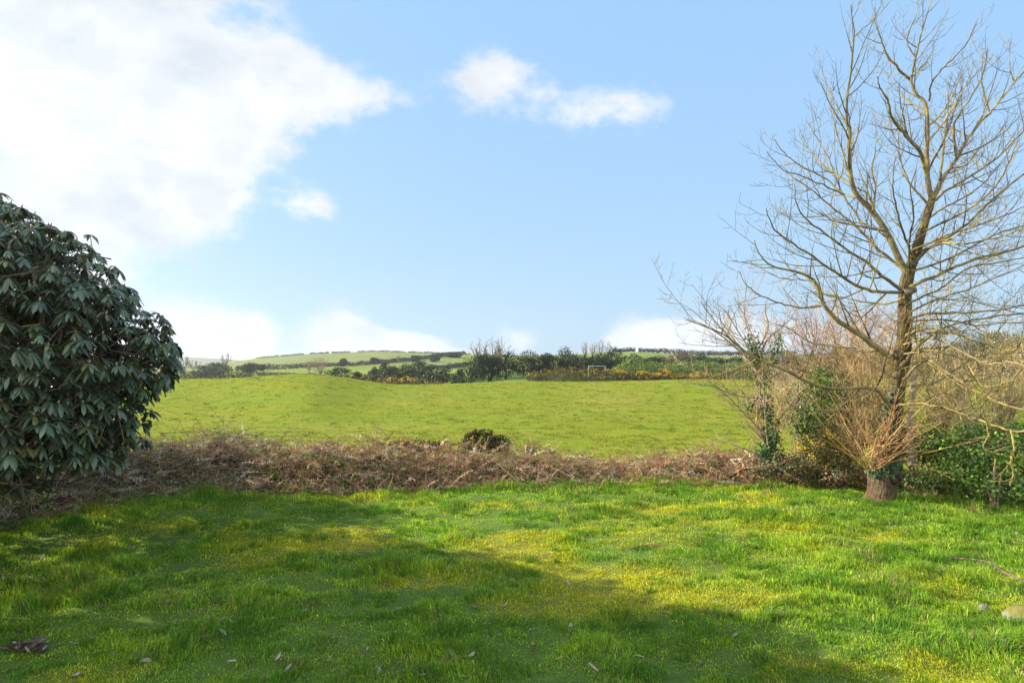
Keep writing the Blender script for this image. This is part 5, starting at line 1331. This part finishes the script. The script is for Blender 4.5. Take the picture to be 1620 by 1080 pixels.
def build_leaves():
    cells = {}
    kinds = [('bone pale', (0.33, 0.285, 0.235)), ('dark brown', (0.12, 0.075, 0.05)), ('tan orange', (0.46, 0.26, 0.13)), ('grey', (0.20, 0.165, 0.14))]
    special = {(395, 999): 1, (287, 903): 1, (872, 875): 2, (883, 1045): 2, (1156, 1047): 2, (1057, 973): 2, (843, 1020): 2, (313, 1029): 2, (753, 963): 3, (613, 928): 3, (585, 945): 3}
    items = []
    for (a, b) in LEAF_PX:
        k = special.get((a, b), 0 if rng.random() < 0.5 else (3 if rng.random() < 0.55 else 1)); items.append((a, b, k))
    def zone(b): return 'front strip' if b > 1000 else ('middle strip' if b > 915 else 'far strip')
    ordn = ['leftmost', 'second from left', 'third from left', 'fourth from left', 'fifth from left', 'sixth from left', 'seventh from left', 'eighth from left', 'ninth from left', 'tenth from left', 'eleventh from left', 'twelfth from left', 'thirteenth from left', 'fourteenth from left', 'fifteenth from left', 'sixteenth from left']
    protos = {}
    for a, b, k in items:
        same = sorted([i[0] for i in items if i[2] == k and zone(i[1]) == zone(b)]); j_ = same.index(a); o = ordn[j_] if j_ < len(ordn) else f'number {j_ + 1} from left'
        label = f'{kinds[k][0]} dead leaf, {o} of its colour in the {zone(b)}'
        v = rng.integers(3)
        if (k, v) not in protos:
            V, Q = leaf_mesh([0.5, 1.1, 0.2][v], [1.2, 0.5, 1.8][v]); g = Geo(); g.add(V, Q, None, kinds[k][1]); ob = g.build('fallen_leaf', M_DEAD, smooth=True); protos[(k, v)] = ob
        else:
            ob = protos[(k, v)].copy(); COL.objects.link(ob)
        p = lawn_pt(a, b); s = rng.uniform(0.08, 0.13)
        ob.location = (p[0], p[1], p[2] + rng.uniform(0.012, 0.03)); ob.scale = (s, s * rng.uniform(0.75, 1.35), s)
        ob.rotation_euler = (rng.normal(0, 0.35) + (math.pi if rng.random() < 0.3 else 0), rng.normal(0, 0.3), rng.uniform(0, 6.28))
        tag(ob, label, 'leaf', 'fallen leaves on the lawn')
build_leaves()

def stick(name, label, cat, pl, r0, r1, col, d0=None, tw=6, lift=0.02, twl=0.4, mat=None):
    pts = []
    for a, b in pl:
        p = lawn_pt(a, b); p[2] += lift; pts.append(p)
    p = smooth_path(pts, 18); base = p[0].copy(); p = p - base
    p[1:-1, 2] += rng.normal(0, 0.004, 16)
    m_ = [(p, np.linspace(r0, r1, 18))]; g = Geo(); tubes(g, m_, 7, col, 0)
    if tw:
        o_ = []; twig_out(m_, o_, max(np.linalg.norm(p[-1]) / tw, 0.05), lambda L_, u: twl * L_ * rng.uniform(0.3, 0.8), r1 * 0.6, (20, 60), 0.1, 6, 0.2); tubes(g, o_, 4, col, 0.15)
    o = g.build(name, mat or M_BARK, smooth=True, origin=None); o.location = base
    return tag(o, label, cat)

def rock(name, label, px, row, size, col, mossy, seed):
    p = lawn_pt(px, row); n1, n2 = 26, 16
    th = np.linspace(0, 2 * np.pi, n1, endpoint=False); ph = np.linspace(-0.5 * np.pi, 0.5 * np.pi, n2)
    TH, PH = np.meshgrid(th, ph, indexing='ij')
    d = np.stack([np.cos(TH) * np.cos(PH), np.sin(TH) * np.cos(PH), np.sin(PH)], -1)
    rr = 0.72 + 0.5 * fbm(d[..., 0] * 1.3 + seed + d[..., 2], d[..., 1] * 1.3 + d[..., 2] * 1.1 + seed, seed, 4)
    V = d * rr[..., None] * np.array(size)
    ms = (sstep(0.15, 0.5, d[..., 2] + 0.5 * (fbm(d[..., 0] * 4 + 9, d[..., 1] * 4 + 9, seed + 3, 3) - 0.5)) * mossy)[..., None]
    C = np.array(col) * (1 - ms) + np.array([0.11, 0.10, 0.014]) * ms
    i = np.arange(n1 * n2).reshape(n1, n2); j = np.roll(i, -1, 0)
    g = Geo(); g.add(V.reshape(-1, 3), np.stack([i[:, :-1], j[:, :-1], j[:, 1:], i[:, 1:]], -1).reshape(-1, 4), None, C.reshape(-1, 3))
    o = g.build(name, M_STONE, smooth=True); o.location = (p[0], p[1], p[2] + size[2] * 0.3)
    return tag(o, label, 'rock')

def build_litter():
    stick('fallen_branch', 'thin dark fallen branch with side twigs on the lawn at the right edge', 'branch', [(1655, 950), (1620, 927), (1590, 912), (1565, 900), (1535, 890), (1500, 887)], 0.016, 0.005, (0.13, 0.085, 0.07), tw=9, lift=0.05)
    stick('fallen_twig', 'forked brown twig lying on the sunlit moss mid lawn', 'twig', [(1048, 866), (1030, 864), (1012, 866), (992, 871)], 0.010, 0.005, (0.38, 0.21, 0.10), tw=3, lift=0.035)
    stick('bent_twig', 'pale bent branch poking out of the weeds under the rhododendron', 'branch', [(-10, 776), (12, 782), (30, 790), (60, 797)], 0.016, 0.006, (0.34, 0.29, 0.24), tw=4, lift=0.16)
    stick('grass_straw', 'thin pale straw lying on the dark grass at the left edge', 'straw', [(5, 983), (25, 984), (48, 986)], 0.003, 0.002, (0.45, 0.38, 0.25), tw=0, lift=0.045)
    rock('mossy_rock', 'mossy pale rock at the bottom right corner of the lawn', 1625, 985, (0.20, 0.16, 0.13), (0.17, 0.15, 0.125), 0.9, 3)
    rock('grey_stone', 'small grey stone in the grass left of the mossy rock', 1556, 967, (0.055, 0.045, 0.06), (0.16, 0.135, 0.11), 0.1, 5)
    # heap of dead leaves at the left edge
    for (px, row, n, lab) in ((38, 1030, 60, 'dark heap of dead rhododendron leaves near the bottom left corner'),):
        p = lawn_pt(px, row); t = Geo()
        for q in range(n):
            V, Q = leaf_mesh(rng.uniform(0.2, 1.2), rng.uniform(0.4, 1.8)); V = V * rng.uniform(0.08, 0.13)
            e = Matrix.Rotation(rng.uniform(0, 6.28), 3, 'Z') @ Matrix.Rotation(rng.normal(0, 0.5), 3, 'X') @ Matrix.Rotation(rng.normal(0, 0.4), 3, 'Y')
            V = V @ np.array(e).T + np.array([rng.normal(0, 0.13), rng.normal(0, 0.06), 0.02 + 0.05 * rng.random()])
            t.add(V, Q, None, np.array([[0.13, 0.10, 0.085], [0.07, 0.05, 0.04], [0.3, 0.27, 0.25]])[0 if rng.random() < 0.5 else (1 if rng.random() < 0.7 else 2)])
        o = t.build('dead_leaves', M_DEAD, smooth=True); o.location = p; tag(o, lab, 'leaf heap')
build_litter()

# ------------------------------------------------------------------ air
def build_haze():
    x0, x1, y0, y1, z0, z1 = -4800, 4800, -60, 2720, -26, 52
    V = np.array([[a, b, c] for c in (z0, z1) for a, b in ((x0, y0), (x1, y0), (x1, y1), (x0, y1))], float)
    g = Geo(); g.add(V, [[0, 3, 2, 1], [4, 5, 6, 7], [0, 1, 5, 4], [1, 2, 6, 5], [2, 3, 7, 6], [3, 0, 4, 7]])
    mt = bpy.data.materials.new('air'); mt.use_nodes = True; nt = mt.node_tree
    nt.nodes.remove(nt.nodes['Principled BSDF'])
    v = nt.nodes.new('ShaderNodeVolumePrincipled'); v.inputs['Color'].default_value = (0.93, 0.96, 1.0, 1); v.inputs['Density'].default_value = 0.00022; v.inputs['Anisotropy'].default_value = 0.7
    nt.links.new(v.outputs[0], nt.nodes['Material Output'].inputs['Volume'])
    tag(g.build('haze', mt), kind='stuff')
build_haze()
